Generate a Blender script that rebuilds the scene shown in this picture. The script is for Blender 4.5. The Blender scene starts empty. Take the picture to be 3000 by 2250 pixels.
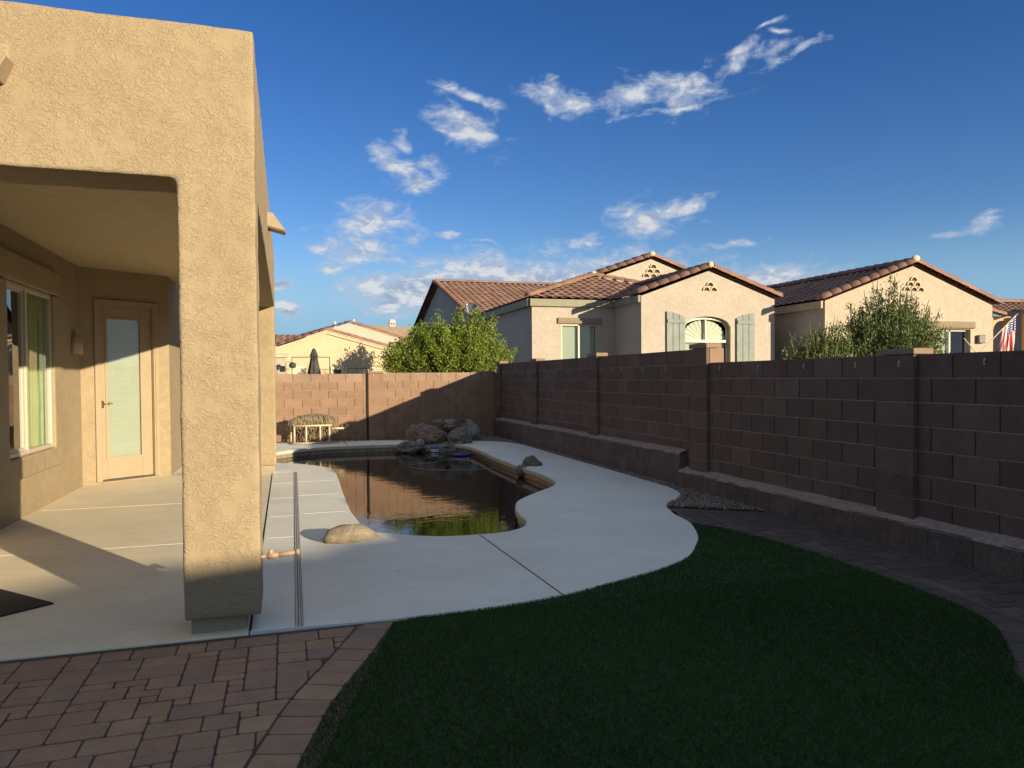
import bpy, bmesh, math, random
import numpy as np
from mathutils import Vector, Matrix, noise as mn
from mathutils.geometry import tessellate_polygon
R_ = math.radians
PI = math.pi
random.seed(7)
rng = np.random.default_rng(7)
S = bpy.context.scene
COL = S.collection
# ------------------------------------------------------------------ camera
cam = bpy.data.cameras.new('camera')
camo = bpy.data.objects.new('camera', cam)
COL.objects.link(camo)
S.camera = camo
cam.sensor_width = 36.0
cam.lens = 2150.0 / 3000.0 * 36.0
cam.shift_y = 26.0 / 3000.0
cam.clip_start = 0.05
cam.clip_end = 12000
camo.matrix_world = Matrix(((0.95551982, 0.01352335, -0.29461669, 0.0),
                            (-0.2948238, 0.01738482, -0.95539348, 0.0),
                            (-0.00779827, 0.99975741, 0.02059854, 1.44),
                            (0, 0, 0, 1)))
# ------------------------------------------------------------------ node helper
class NT:
    def __init__(s, tree): s.t = tree; s.n = tree.nodes; s.l = tree.links
    def new(s, typ, ins=None, **kw):
        n = s.n.new(typ)
        for k, v in kw.items(): setattr(n, k, v)
        if ins:
            for k, v in ins.items(): s.put(n.inputs[k], v)
        return n
    def put(s, sock, v):
        if isinstance(v, bpy.types.NodeSocket): s.l.new(v, sock)
        elif isinstance(v, bpy.types.Node): s.l.new(v.outputs[0], sock)
        else: sock.default_value = v
    def m(s, op, a, b=0.0, c=None, clamp=False):
        n = s.n.new('ShaderNodeMath'); n.operation = op; n.use_clamp = clamp
        s.put(n.inputs[0], a); s.put(n.inputs[1], b)
        if c is not None: s.put(n.inputs[2], c)
        return n.outputs[0]
    def mix(s, f, a, b, mode='MIX'):
        n = s.n.new('ShaderNodeMix'); n.data_type = 'RGBA'; n.blend_type = mode
        s.put(n.inputs[0], f); s.put(n.inputs[6], a); s.put(n.inputs[7], b)
        return n.outputs[2]
    def ramp(s, f, stops, interp='LINEAR'):
        n = s.n.new('ShaderNodeValToRGB'); s.put(n.inputs[0], f)
        cr = n.color_ramp; cr.interpolation = interp
        while len(cr.elements) < len(stops): cr.elements.new(0.5)
        for e, (p, c) in zip(cr.elements, stops):
            e.position = p; e.color = c if len(c) == 4 else (*c, 1)
        return n
    def noise(s, vec, scale, detail=4, rough=0.55, dist=0.0, dim='3D'):
        n = s.n.new('ShaderNodeTexNoise'); n.noise_dimensions = dim
        if vec is not None: s.put(n.inputs['Vector'], vec)
        n.inputs['Scale'].default_value = scale; n.inputs['Detail'].default_value = detail
        n.inputs['Roughness'].default_value = rough; n.inputs['Distortion'].default_value = dist
        return n
    def smooth(s, x, a, b, lo=0.0, hi=1.0):
        n = s.n.new('ShaderNodeMapRange'); n.interpolation_type = 'SMOOTHSTEP'
        s.put(n.inputs[0], x); n.inputs[1].default_value = a; n.inputs[2].default_value = b
        n.inputs[3].default_value = lo; n.inputs[4].default_value = hi
        return n.outputs[0]
# ------------------------------------------------------------------ world
SUN_EL, SUN_AZ = 11.6, 148.0
w = bpy.data.worlds.new("World"); S.world = w; w.use_nodes = True
W = NT(w.node_tree); W.n.clear()
sky = W.new('ShaderNodeTexSky', sky_type='NISHITA', sun_disc=False, sun_elevation=R_(SUN_EL),
            sun_rotation=R_(SUN_AZ), air_density=1.0, dust_density=0.25, ozone_density=1.6)
tc = W.new('ShaderNodeTexCoord')
sx = W.new('ShaderNodeSeparateXYZ', {0: tc.outputs['Generated']})
az = W.m('ARCTAN2', sx.outputs[0], sx.outputs[1])
el = W.m('ARCSINE', sx.outputs[2])
skyc = W.new('ShaderNodeHueSaturation', {'Hue': 0.517, 'Saturation': 1.35, 'Value': 1.0, 'Color': sky.outputs[0]})
tint = W.ramp(W.m('MULTIPLY', el, 1.0), [(0.0, (0.60, 0.64, 0.76)), (0.16, (0.48, 0.59, 0.77)), (0.45, (0.37, 0.51, 0.66)), (1.0, (0.36, 0.5, 0.66))])
skyc = W.mix(1.0, skyc.outputs[0], tint.outputs[0], 'MULTIPLY')
skyc = W.mix(W.smooth(el, 0.20, 0.04, 0.0, 0.9), skyc, (1.3, 2.35, 3.5, 1))
# added pale wash over the unseen upper and sunward sky, for neutral fill
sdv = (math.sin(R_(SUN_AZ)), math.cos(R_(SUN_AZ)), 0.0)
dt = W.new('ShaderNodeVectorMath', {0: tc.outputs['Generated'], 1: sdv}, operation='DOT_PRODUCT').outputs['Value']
sky_fill = W.m('MAXIMUM', W.smooth(dt, -0.05, 0.75), W.smooth(sx.outputs[2], 0.52, 0.85))
skyc = W.mix(W.m('MULTIPLY', sky_fill, 0.75), skyc, (1.95, 2.35, 2.8, 1))
vec = W.new('ShaderNodeCombineXYZ', {0: az, 1: W.m('MULTIPLY', el, 1.5), 2: 0.0})
CL = [(0.364, 0.359, 0.0466, 0.0215, 20), (0.401, 0.352, 0.0493, 0.0151, -10), (0.475, 0.361, 0.057, 0.0212, 0), (0.532, 0.36, 0.0468, 0.0236, -15), (0.52, 0.343, 0.0703, 0.0064, -8), (0.596, 0.387, 0.0395, 0.0111, -30), (0.647, 0.393, 0.03, 0.0138, -15), (0.682, 0.393, 0.0318, 0.0059, -10), (0.242, 0.329, 0.05, 0.0264, 25), (0.245, 0.363, 0.0469, 0.0076, 15), (0.154, 0.311, 0.0123, 0.0122, 0), (0.142, 0.282, 0.0369, 0.0158, 25), (0.167, 0.263, 0.0309, 0.0172, 0), (0.189, 0.28, 0.0217, 0.0103, 15), (0.111, 0.206, 0.055, 0.027, 0), (0.105, 0.173, 0.062, 0.028, 0), (0.045, 0.171, 0.0207, 0.0059, 5), (0.056, 0.146, 0.019, 0.0083, 0), (0.165, 0.119, 0.088, 0.03, 0), (0.297, 0.141, 0.135, 0.031, 0), (0.44, 0.148, 0.115, 0.032, 0), (0.624, 0.126, 0.0769, 0.0175, 0), (0.483, 0.206, 0.057, 0.0234, 0), (0.537, 0.221, 0.0265, 0.0104, -20), (0.403, 0.184, 0.0279, 0.012, 0), (0.863, 0.169, 0.0265, 0.0113, -12), (0.833, 0.164, 0.0184, 0.0052, 0), (0.593, 0.171, 0.037, 0.0058, -4), (0.003, 0.091, 0.0174, 0.0131, 0), (-0.001, 0.124, 0.0127, 0.0059, 0), (0.216, 0.19, 0.015, 0.0072, 0), (0.262, 0.182, 0.0188, 0.003, 0), (0.652, 0.414, 0.0164, 0.0039, 0), (0.638, 0.422, 0.0193, 0.0039, -20)]
base2 = W.new('ShaderNodeCombineXYZ', {0: az, 1: el, 2: 0.0})
warpn = W.noise(base2, 14, 3, 0.6)
warp = W.new('ShaderNodeVectorMath', {0: warpn.outputs['Color'], 1: (0.5, 0.5, 0.5)}, operation='SUBTRACT')
warp = W.new('ShaderNodeVectorMath', {0: warp.outputs[0], 'Scale': 0.035}, operation='SCALE')
bw = W.new('ShaderNodeVectorMath', {0: base2.outputs[0], 1: warp.outputs[0]}, operation='ADD')
mask = None
for (a, e, ra, re, rot) in CL:
    mp = W.new('ShaderNodeMapping', {'Vector': bw.outputs[0]}, vector_type='TEXTURE')
    mp.inputs['Location'].default_value = (a, e, 0)
    mp.inputs['Rotation'].default_value = (0, 0, R_(-rot))
    mp.inputs['Scale'].default_value = (ra * 1.2, re * 1.2, 1)
    ln = W.new('ShaderNodeVectorMath', {0: mp.outputs[0]}, operation='LENGTH')
    v = W.m('SUBTRACT', 1.0, ln.outputs['Value'])
    mask = v if mask is None else W.m('MAXIMUM', mask, v)
mask = W.m('MAXIMUM', mask, -1.0)
def cloudn(dy):
    vv = W.new('ShaderNodeMapping', {'Vector': base2.outputs[0]})
    vv.inputs['Location'].default_value = (0, dy, 0.3)
    vv.inputs['Scale'].default_value = (1.0, 1.9, 1.0)
    return W.noise(vv.outputs[0], 26, 7, 0.62, 0.35).outputs[0]
n1 = cloudn(0.0); n2 = cloudn(-0.022)
lowb = W.smooth(el, 0.16, 0.11)
dens = W.m('ADD', W.m('ADD', W.m('MULTIPLY', mask, 0.85), W.m('MULTIPLY', W.m('MULTIPLY', lowb, W.smooth(mask, -0.3, 0.15)), 0.42)), W.m('MULTIPLY', W.m('SUBTRACT', n1, 0.48), 2.5))
cov = W.smooth(dens, 0.02, 0.85)
lit = W.smooth(W.m('SUBTRACT', n1, n2), -0.10, 0.12)
thick = W.smooth(dens, 0.35, 1.0)
cwhite = W.mix(thick, (2.3, 2.7, 3.4, 1), W.mix(lit, (1.7, 2.05, 2.8, 1), (3.7, 3.75, 3.8, 1)))
lowf = W.smooth(el, 0.1, 0.3)
cov = W.m('MULTIPLY', cov, W.mix(lowf, (0.85,) * 3 + (1,), (0.88,) * 3 + (1,)))
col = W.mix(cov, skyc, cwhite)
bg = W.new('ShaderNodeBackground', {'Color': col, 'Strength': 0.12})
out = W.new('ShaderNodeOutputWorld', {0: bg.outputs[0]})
# ------------------------------------------------------------------ sun
sl = bpy.data.lights.new('sun', 'SUN'); sl.energy = 5.0; sl.angle = R_(0.53); sl.color = (1.0, 0.83, 0.58)
so = bpy.data.objects.new('sun', sl); COL.objects.link(so)
sd = Vector((math.sin(R_(SUN_AZ)) * math.cos(R_(SUN_EL)), math.cos(R_(SUN_AZ)) * math.cos(R_(SUN_EL)), math.sin(R_(SUN_EL))))
so.rotation_euler = sd.to_track_quat('Z', 'Y').to_euler()
so.location = sd * 60
S.view_settings.view_transform = 'Standard'
S.view_settings.look = 'None'
S.view_settings.exposure = 0.75
S.view_settings.gamma = 1
S.render.engine = 'CYCLES'
S.cycles.max_bounces = 8
# ------------------------------------------------------------------ object helpers
def tag(o, label=None, cat=None, group=None, kind=None):
    if label: o['label'] = label
    if cat: o['category'] = cat
    if group: o['group'] = group
    if kind: o['kind'] = kind
    return o
def empty(name, loc=(0, 0, 0)):
    o = bpy.data.objects.new(name, None); COL.objects.link(o); o.location = loc
    o.empty_display_size = 0.1
    return o
def link(name, me, mat=None, parent=None, smooth=False):
    o = bpy.data.objects.new(name, me); COL.objects.link(o)
    if mat: me.materials.append(mat)
    if parent is not None:
        o.parent = parent
        o.matrix_parent_inverse = Matrix.Translation(-Vector(parent_world(parent)))
    if smooth:
        me.polygons.foreach_set('use_smooth', [True] * len(me.polygons))
    return o
def parent_world(p):
    v = Vector((0, 0, 0))
    while p is not None:
        v = v + p.location; p = p.parent
        break
    return v
def fromdata(verts, faces, name='m'):
    me = bpy.data.meshes.new(name); me.from_pydata([tuple(v) for v in verts], [], faces); me.update()
    return me
class MB:
    """collects shapes in world coordinates into one mesh"""
    def __init__(s): s.bm = bmesh.new()
    def box(s, x0, x1, y0, y1, z0, z1):
        if x0 > x1: x0, x1 = x1, x0
        if y0 > y1: y0, y1 = y1, y0
        if z0 > z1: z0, z1 = z1, z0
        v = [s.bm.verts.new(p) for p in ((x0, y0, z0), (x1, y0, z0), (x1, y1, z0), (x0, y1, z0), (x0, y0, z1), (x1, y0, z1), (x1, y1, z1), (x0, y1, z1))]
        for f in ((3, 2, 1, 0), (4, 5, 6, 7), (0, 1, 5, 4), (1, 2, 6, 5), (2, 3, 7, 6), (3, 0, 4, 7)):
            s.bm.faces.new([v[i] for i in f])
        return s
    def prism(s, pts, z0, z1):
        """pts: list of (x,y) counter-clockwise"""
        b = [s.bm.verts.new((x, y, z0)) for x, y in pts]; t = [s.bm.verts.new((x, y, z1)) for x, y in pts]
        s.bm.faces.new(list(reversed(b))); s.bm.faces.new(t)
        n = len(pts)
        for i in range(n):
            s.bm.faces.new((b[i], b[(i + 1) % n], t[(i + 1) % n], t[i]))
        return s
    def poly3(s, A, B):
        """loft between two closed loops of 3d points"""
        a = [s.bm.verts.new(p) for p in A]; b = [s.bm.verts.new(p) for p in B]
        s.bm.faces.new(list(reversed(a))); s.bm.faces.new(b)
        n = len(A)
        for i in range(n): s.bm.faces.new((a[i], a[(i + 1) % n], b[(i + 1) % n], b[i]))
        return s
    def tube(s, pts, r, seg=8, closed=False, r1=None):
        pts = [Vector(p) for p in pts]; n = len(pts); rings = []
        up = Vector((0, 0, 1))
        for i, p in enumerate(pts):
            a = pts[(i - 1) % n] if (i > 0 or closed) else p
            b = pts[(i + 1) % n] if (i < n - 1 or closed) else p
            d = (b - a)
            if d.length < 1e-9: d = Vector((0, 0, 1))
            d.normalize()
            x = d.cross(up)
            if x.length < 1e-3: x = d.cross(Vector((1, 0, 0)))
            x.normalize(); y = x.cross(d)
            rr = r if r1 is None else r + (r1 - r) * i / max(1, n - 1)
            rings.append([s.bm.verts.new(p + (x * math.cos(2 * PI * k / seg) + y * math.sin(2 * PI * k / seg)) * rr) for k in range(seg)])
        m = n if closed else n - 1
        for i in range(m):
            A, B = rings[i], rings[(i + 1) % n]
            for k in range(seg):
                s.bm.faces.new((A[k], A[(k + 1) % seg], B[(k + 1) % seg], B[k]))
        if not closed:
            s.bm.faces.new(list(reversed(rings[0]))); s.bm.faces.new(rings[-1])
        return s
    def done(s, name, mat, parent=None, bevel=0.0, smooth=False, seg=1):
        bmesh.ops.recalc_face_normals(s.bm, faces=s.bm.faces)
        me = bpy.data.meshes.new(name); s.bm.to_mesh(me); s.bm.free()
        o = link(name, me, mat, parent, smooth)
        if bevel:
            md = o.modifiers.new('b', 'BEVEL'); md.width = bevel; md.segments = seg; md.limit_method = 'ANGLE'
        return o
def catmull(pts, n=6, closed=False):
    P = [Vector((p[0], p[1])) for p in pts]; out = []
    N = len(P); rngi = range(N if closed else N - 1)
    for i in rngi:
        p1, p2 = P[i], P[(i + 1) % N]
        p0 = P[(i - 1) % N] if (closed or i > 0) else p1
        p3 = P[(i + 2) % N] if (closed or i < N - 2) else p2
        for k in range(n):
            t = k / n
            q = 0.5 * ((2 * p1) + (p2 - p0) * t + (2 * p0 - 5 * p1 + 4 * p2 - p3) * t * t + (3 * p1 - p0 - 3 * p2 + p3) * t ** 3)
            out.append((q.x, q.y))
    if not closed: out.append((P[-1].x, P[-1].y))
    return out
def inpoly(pts, X, Y):
    X = np.asarray(X); Y = np.asarray(Y); c = np.zeros(X.shape, bool); n = len(pts)
    for i in range(n):
        x1, y1 = pts[i]; x2, y2 = pts[(i + 1) % n]
        if y1 == y2: continue
        k = ((y1 > Y) != (y2 > Y)) & (X < (x2 - x1) * (Y - y1) / (y2 - y1) + x1)
        c ^= k
    return c
# ------------------------------------------------------------------ materials
def newmat(name):
    m = bpy.data.materials.new(name); m.use_nodes = True
    T = NT(m.node_tree); b = T.n['Principled BSDF']
    return m, T, b
def bump(T, b, h, strength=0.5, dist=0.01, normal=None):
    n = T.new('ShaderNodeBump', {'Height': h, 'Strength': strength, 'Distance': dist})
    if normal is not None: T.put(n.inputs['Normal'], normal)
    T.put(b.inputs['Normal'], n.outputs[0]); return n.outputs[0]
def c4(c): return (*c, 1)
def plain(name, col, rough=0.6, metal=0.0, var=0.12, scale=6.0, bumps=0.0, bscale=60, spec=0.5):
    m, T, b = newmat(name)
    g = T.new('ShaderNodeTexCoord').outputs['Object']
    n = T.noise(g, scale, 5, 0.6)
    d = tuple(max(0, c * (1 - var)) for c in col); l = tuple(min(1, c * (1 + var)) for c in col)
    T.put(b.inputs['Base Color'], T.mix(T.smooth(n.outputs[0], 0.3, 0.7), c4(d), c4(l)))
    b.inputs['Roughness'].default_value = rough; b.inputs['Metallic'].default_value = metal
    b.inputs['Specular IOR Level'].default_value = spec
    if bumps: bump(T, b, T.noise(g, bscale, 4, 0.6).outputs[0], bumps, 0.01)
    return m
def stucco(name, col, scale=1.0, dist=0.012, strength=0.9, chips=False, stain=0.0, worm=1.0):
    m, T, b = newmat(name)
    g = T.new('ShaderNodeTexCoord').outputs['Object']
    wn = T.noise(g, 7 * scale, 3, 0.5)
    w1 = T.new('ShaderNodeVectorMath', {0: wn.outputs['Color'], 'Scale': 0.10 / scale}, operation='SCALE')
    gv = T.new('ShaderNodeVectorMath', {0: g, 1: w1.outputs[0]}, operation='ADD')
    mp = T.new('ShaderNodeMapping', {'Vector': gv.outputs[0]}); mp.inputs['Scale'].default_value = (1, 1, 2.1)
    a = T.noise(mp.outputs[0], 25 * scale, 2, 0.5)
    st = T.m('FRACT', T.m('MULTIPLY', a.outputs[0], 4.0))
    ridge = T.m('MULTIPLY', T.smooth(st, 0.0, 0.12), T.smooth(st, 1.0, 0.3))
    patch = T.smooth(T.noise(g, 9 * scale, 3, 0.6).outputs[0], 0.30, 0.55)
    fine = T.noise(g, 120 * scale, 4, 0.65).outputs[0]
    h = T.m('ADD', T.m('MULTIPLY', T.m('MULTIPLY', ridge, patch), 0.38 * worm), T.m('MULTIPLY', fine, 0.3))
    h = T.m('ADD', h, T.m('MULTIPLY', T.noise(g, 9 * scale, 3, 0.5).outputs[0], 0.25))
    bump(T, b, h, strength, dist)
    big = T.noise(g, 1.3, 5, 0.65).outputs[0]
    cc = T.mix(T.smooth(big, 0.3, 0.7), c4(tuple(c * 0.93 for c in col)), c4(tuple(min(1, c * 1.05) for c in col)))
    cc = T.mix(T.m('MULTIPLY', T.smooth(fine, 0.35, 0.7), 0.16), cc, c4(tuple(c * 0.8 for c in col)))
    if chips:
        v = T.new('ShaderNodeTexVoronoi', {'Vector': gv.outputs[0], 'Scale': 2.3})
        ch = T.m('MULTIPLY', T.smooth(v.outputs['Distance'], 0.045, 0.03), T.smooth(T.noise(g, 1.1, 2, 0.5).outputs[0], 0.55, 0.6))
        cc = T.mix(ch, cc, (0.75, 0.7, 0.6, 1))
    if stain:
        sp = T.new('ShaderNodeSeparateXYZ', {0: g})
        zz = T.smooth(T.m('ADD', sp.outputs[2], T.m('MULTIPLY', T.noise(g, 9, 3).outputs[0], 0.25)), 0.15, 0.42, stain, 0.0)
        cc = T.mix(zz, cc, c4(tuple(c * 0.72 for c in col)))
    T.put(b.inputs['Base Color'], cc)
    b.inputs['Roughness'].default_value = 0.88; b.inputs['Specular IOR Level'].default_value = 0.25
    return m
def islandmat(name, cols, rough=0.85, bumps=0.6, bscale=70, bdist=0.004, mott=0.18, mscale=9, attr=None, spec=0.3, grime=None):
    m, T, b = newmat(name)
    g = T.new('ShaderNodeTexCoord').outputs['Object']
    if attr: rnd = T.new('ShaderNodeAttribute', attribute_name=attr).outputs['Fac']
    else: rnd = T.new('ShaderNodeNewGeometry').outputs['Random Per Island']
    st = [((i + 0.5) / len(cols), c) for i, c in enumerate(cols)]
    base = T.ramp(rnd, st).outputs[0]
    n = T.noise(g, mscale, 5, 0.65).outputs[0]
    cc = T.mix(T.smooth(n, 0.3, 0.72, mott, 0.0), base, (0, 0, 0, 1))
    f = T.noise(g, bscale, 4, 0.7).outputs[0]
    cc = T.mix(T.smooth(f, 0.35, 0.7, 0.0, 0.22), cc, T.mix(0.5, base, (0.5, 0.45, 0.4, 1)))
    if grime is not None:
        sp = T.new('ShaderNodeSeparateXYZ', {0: g})
        gz = T.smooth(T.m('ADD', sp.outputs[2], T.m('MULTIPLY', T.noise(g, 3, 4).outputs[0], 0.7)), 0.3, 0.85, 0.45, 0.0)
        cc = T.mix(gz, cc, c4(grime))
    T.put(b.inputs['Base Color'], cc)
    b.inputs['Roughness'].default_value = rough; b.inputs['Specular IOR Level'].default_value = spec
    bump(T, b, T.m('ADD', f, T.m('MULTIPLY', n, 0.8)), bumps, bdist)
    return m
TAN = (0.338, 0.266, 0.165)
M = {}
M['stucco'] = stucco('tan_stucco', TAN, 1.0, 0.010, 0.8, chips=True, stain=0.25)
M['tanpaint'] = plain('tan_paint', (0.315, 0.245, 0.155), 0.6, var=0.04, bumps=0.1)
M['ceilpaint'] = plain('ceiling_paint', (0.42, 0.34, 0.21), 0.8, var=0.05, bumps=0.15, bscale=30)
M['h1'] = stucco('pale_stucco', (0.435, 0.38, 0.315), 0.9, 0.014, 0.8, worm=.8)
M['h2'] = stucco('cream_stucco', (0.455, 0.39, 0.30), 0.9, 0.014, 0.8, worm=.8)
M['yellow'] = stucco('yellow_stucco', (0.56, 0.46, 0.30), 0.5, 0.02, 0.5)
M['pink'] = stucco('pink_stucco', (0.55, 0.42, 0.34), 0.5, 0.02, 0.4)
M['peach'] = stucco('peach_stucco', (0.58, 0.38, 0.2), 0.5, 0.02, 0.5)
M['olive'] = plain('olive_trim', (0.22, 0.21, 0.145), 0.7, var=0.06)
M['trimst'] = stucco('brown_trim_stucco', (0.27, 0.22, 0.155), 1.5, 0.015, 0.6)
M['shutter'] = plain('grey_green_paint', (0.18, 0.21, 0.19), 0.65, var=0.15, scale=3)
M['tile'] = islandmat('roof_tile', [(0.17, 0.085, 0.055), (0.235, 0.125, 0.085), (0.2, 0.10, 0.07), (0.28, 0.16, 0.11)], 0.8, 0.3, 25, 0.01, 0.25, 3, attr='rnd')
M['tileridge'] = islandmat('ridge_tile', [(0.2, 0.1, 0.07), (0.27, 0.15, 0.10), (0.23, 0.12, 0.085)], 0.75, 0.3, 25, 0.01, 0.25, 3)
M['mortarcap'] = plain('mortar_cap', (0.5, 0.42, 0.29), 0.9)
M['white'] = plain('white_vinyl', (0.47, 0.42, 0.33), 0.45, var=0.03)
M['darkframe'] = plain('dark_frame', (0.05, 0.05, 0.05), 0.5)
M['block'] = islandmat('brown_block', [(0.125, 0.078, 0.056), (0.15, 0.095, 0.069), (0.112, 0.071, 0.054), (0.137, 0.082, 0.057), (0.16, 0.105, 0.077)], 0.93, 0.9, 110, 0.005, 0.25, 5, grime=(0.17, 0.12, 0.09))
M['capblock'] = islandmat('cap_block', [(0.30, 0.20, 0.14), (0.33, 0.225, 0.16), (0.27, 0.18, 0.125)], 0.93, 0.9, 110, 0.005, 0.2, 5)
M['mortar'] = plain('block_mortar', (0.30, 0.225, 0.18), 0.95, var=0.2, scale=20, bumps=0.6)
M['mortardark'] = plain('joint_shade', (0.11, 0.075, 0.058), 0.95, var=0.2, scale=20)
M['footing'] = islandmat('footing_concrete', [(0.14, 0.10, 0.078), (0.165, 0.115, 0.088), (0.125, 0.09, 0.07)], 0.95, 0.9, 45, 0.012, 0.4, 4)
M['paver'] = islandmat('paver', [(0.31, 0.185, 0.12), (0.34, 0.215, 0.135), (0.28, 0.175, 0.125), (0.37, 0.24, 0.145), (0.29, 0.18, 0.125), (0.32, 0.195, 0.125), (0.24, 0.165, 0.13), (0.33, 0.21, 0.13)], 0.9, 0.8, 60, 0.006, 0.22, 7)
M['paverdark'] = islandmat('path_paver_vignetted', [(0.085, 0.062, 0.054), (0.11, 0.076, 0.062), (0.075, 0.058, 0.054), (0.12, 0.082, 0.064), (0.095, 0.066, 0.056), (0.08, 0.06, 0.052)], 0.9, 0.8, 60, 0.006, 0.22, 7)  # darker, greyer paver mix; right-side vignetting put into the colour
M['sand'] = plain('joint_sand', (0.085, 0.062, 0.05), 0.95, var=0.3, scale=40, bumps=0.6, bscale=150)
M['glasslike'] = None
# pale textured cool deck
def deckmat(name, col, lace=1.0):
    m, T, b = newmat(name)
    g = T.new('ShaderNodeTexCoord').outputs['Object']
    big = T.noise(g, 0.9, 6, 0.65).outputs[0]
    mid = T.noise(g, 6, 5, 0.6).outputs[0]
    cc = T.mix(T.smooth(big, 0.3, 0.7), c4(tuple(c * 0.92 for c in col)), c4(tuple(min(1, c * 1.05) for c in col)))
    cc = T.mix(T.smooth(mid, 0.45, 0.75, 0, 0.18), cc, c4(tuple(c * 0.75 for c in col)))
    st_ = T.new('ShaderNodeMapping', {'Vector': g}); st_.inputs['Scale'].default_value = (1.0, 3.5, 1.0)
    streak = T.noise(st_.outputs[0], 2.6, 6, 0.7, 0.5).outputs[0]
    cc = T.mix(T.smooth(streak, 0.50, 0.72, 0, 0.30 if lace < 0.5 else 0.12), cc, c4((col[0] * .68, col[1] * .6, col[2] * .5)))
    blot = T.noise(g, 14, 4, 0.7).outputs[0]
    cc = T.mix(T.smooth(blot, 0.62, 0.72, 0, 0.16), cc, c4((col[0] * .6, col[1] * .53, col[2] * .42)))
    v = T.new('ShaderNodeTexVoronoi', {'Vector': g, 'Scale': 1.7})
    sp = T.smooth(v.outputs['Distance'], 0.020, 0.013)
    cc = T.mix(T.m('MULTIPLY', sp, 0.8), cc, (0.16, 0.12, 0.09, 1))
    T.put(b.inputs['Base Color'], cc)
    b.inputs['Roughness'].default_value = 0.82; b.inputs['Specular IOR Level'].default_value = 0.3
    h = T.m('ADD', T.smooth(T.noise(g, 75, 3, 0.6).outputs[0], 0.42, 0.6), T.m('MULTIPLY', mid, 0.4))
    bump(T, b, h, 0.55 * lace, 0.004)
    return m
M['deck'] = deckmat('cool_deck', (0.74, 0.73, 0.66))
M['patio'] = deckmat('patio_concrete', (0.74, 0.66, 0.49), 0.3)
M['coping'] = plain('coping', (0.50, 0.45, 0.35), 0.7, var=0.1, scale=5, bumps=0.2)
M['drain'] = plain('drain_plastic', (0.48, 0.44, 0.38), 0.6)
M['black'] = plain('black_gap', (0.012, 0.011, 0.01), 0.9)
M['rock'] = None
def rockmat(name, cols, sc=5):
    m, T, b = newmat(name)
    g = T.new('ShaderNodeTexCoord').outputs['Object']
    n = T.noise(g, sc, 6, 0.65, 0.4).outputs[0]
    cr = T.ramp(n, [(0.28 + 0.44 * i / (len(cols) - 1), c) for i, c in enumerate(cols)]).outputs[0]
    T.put(b.inputs['Base Color'], cr); b.inputs['Roughness'].default_value = 0.9
    b.inputs['Specular IOR Level'].default_value = 0.25
    h = T.m('ADD', T.noise(g, sc * 7, 6, 0.7).outputs[0], T.m('MULTIPLY', n, 1.5))
    bump(T, b, h, 0.8, 0.02)
    return m
M['rockgrey'] = rockmat('grey_rock', [(0.13, 0.112, 0.095), (0.23, 0.21, 0.185), (0.18, 0.15, 0.125), (0.32, 0.30, 0.28)])
M['rockred'] = rockmat('rust_rock', [(0.15, 0.125, 0.105), (0.28, 0.175, 0.125), (0.22, 0.19, 0.165), (0.33, 0.29, 0.25)])
M['rockpale'] = rockmat('pale_rock', [(0.2, 0.18, 0.16), (0.3, 0.27, 0.25), (0.36, 0.34, 0.31)])
M['rocktan'] = rockmat('tan_boulder', [(0.25, 0.20, 0.135), (0.33, 0.27, 0.19), (0.29, 0.235, 0.16)], 9)
M['rockbrown'] = rockmat('brown_boulder', [(0.13, 0.10, 0.08), (0.18, 0.145, 0.12), (0.15, 0.12, 0.10)], 9)
M['gravel'] = islandmat('gravel_stones', [(0.13, 0.10, 0.08), (0.22, 0.175, 0.14), (0.31, 0.26, 0.21), (0.17, 0.13, 0.10), (0.24, 0.16, 0.115)], 0.9, 0.3, 40, 0.002, 0.1)
M['dirt'] = plain('dirt', (0.13, 0.09, 0.065), 0.95, var=0.25, scale=8, bumps=0.6, bscale=50)
M['turfbase'] = plain('turf_backing', (0.015, 0.035, 0.01), 0.95, var=0.3, scale=30)
M['pvc'] = plain('aged_pvc', (0.50, 0.42, 0.29), 0.5, var=0.12)
M['net'] = plain('net_rope', (0.27, 0.215, 0.13), 0.9, var=0.25, scale=20)
M['blue'] = plain('blue_plastic', (0.02, 0.09, 0.42), 0.4)
M['navy'] = plain('navy_vinyl', (0.01, 0.018, 0.11), 0.45)
M['whiteplastic'] = plain('white_plastic', (0.7, 0.7, 0.68), 0.4)
M['hose'] = plain('grey_hose', (0.24, 0.26, 0.27), 0.5)
M['mat'] = plain('black_rubber', (0.012, 0.012, 0.010), 0.85, bumps=0.4)
M['greenpipe'] = plain('green_pipe', (0.03, 0.045, 0.03), 0.5)
M['canvas'] = plain('dark_canvas', (0.055, 0.05, 0.045), 0.9, var=0.3, scale=3)
M['bark'] = plain('bark', (0.09, 0.065, 0.045), 0.95, var=0.3, scale=12, bumps=0.6)
M['lampm'] = plain('lamp_metal', (0.42, 0.31, 0.19), 0.6)
M['brass'] = plain('brass', (0.35, 0.22, 0.1), 0.35, metal=0.9)
M['dish'] = plain('dish_grey', (0.16, 0.17, 0.16), 0.5)
M['hill'] = plain('hill', (0.10, 0.10, 0.12), 0.95, var=0.2, scale=0.01)
M['ground'] = plain('desert_ground', (0.22, 0.165, 0.11), 0.95, var=0.2, scale=0.5)
M['clip'] = plain('clip_plastic', (0.55, 0.47, 0.38), 0.5)
M['ventdark'] = plain('vent_dark', (0.05, 0.03, 0.022), 0.9)
M['shingle'] = plain('shingle', (0.33, 0.235, 0.16), 0.9, var=0.2, scale=6)
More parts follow.
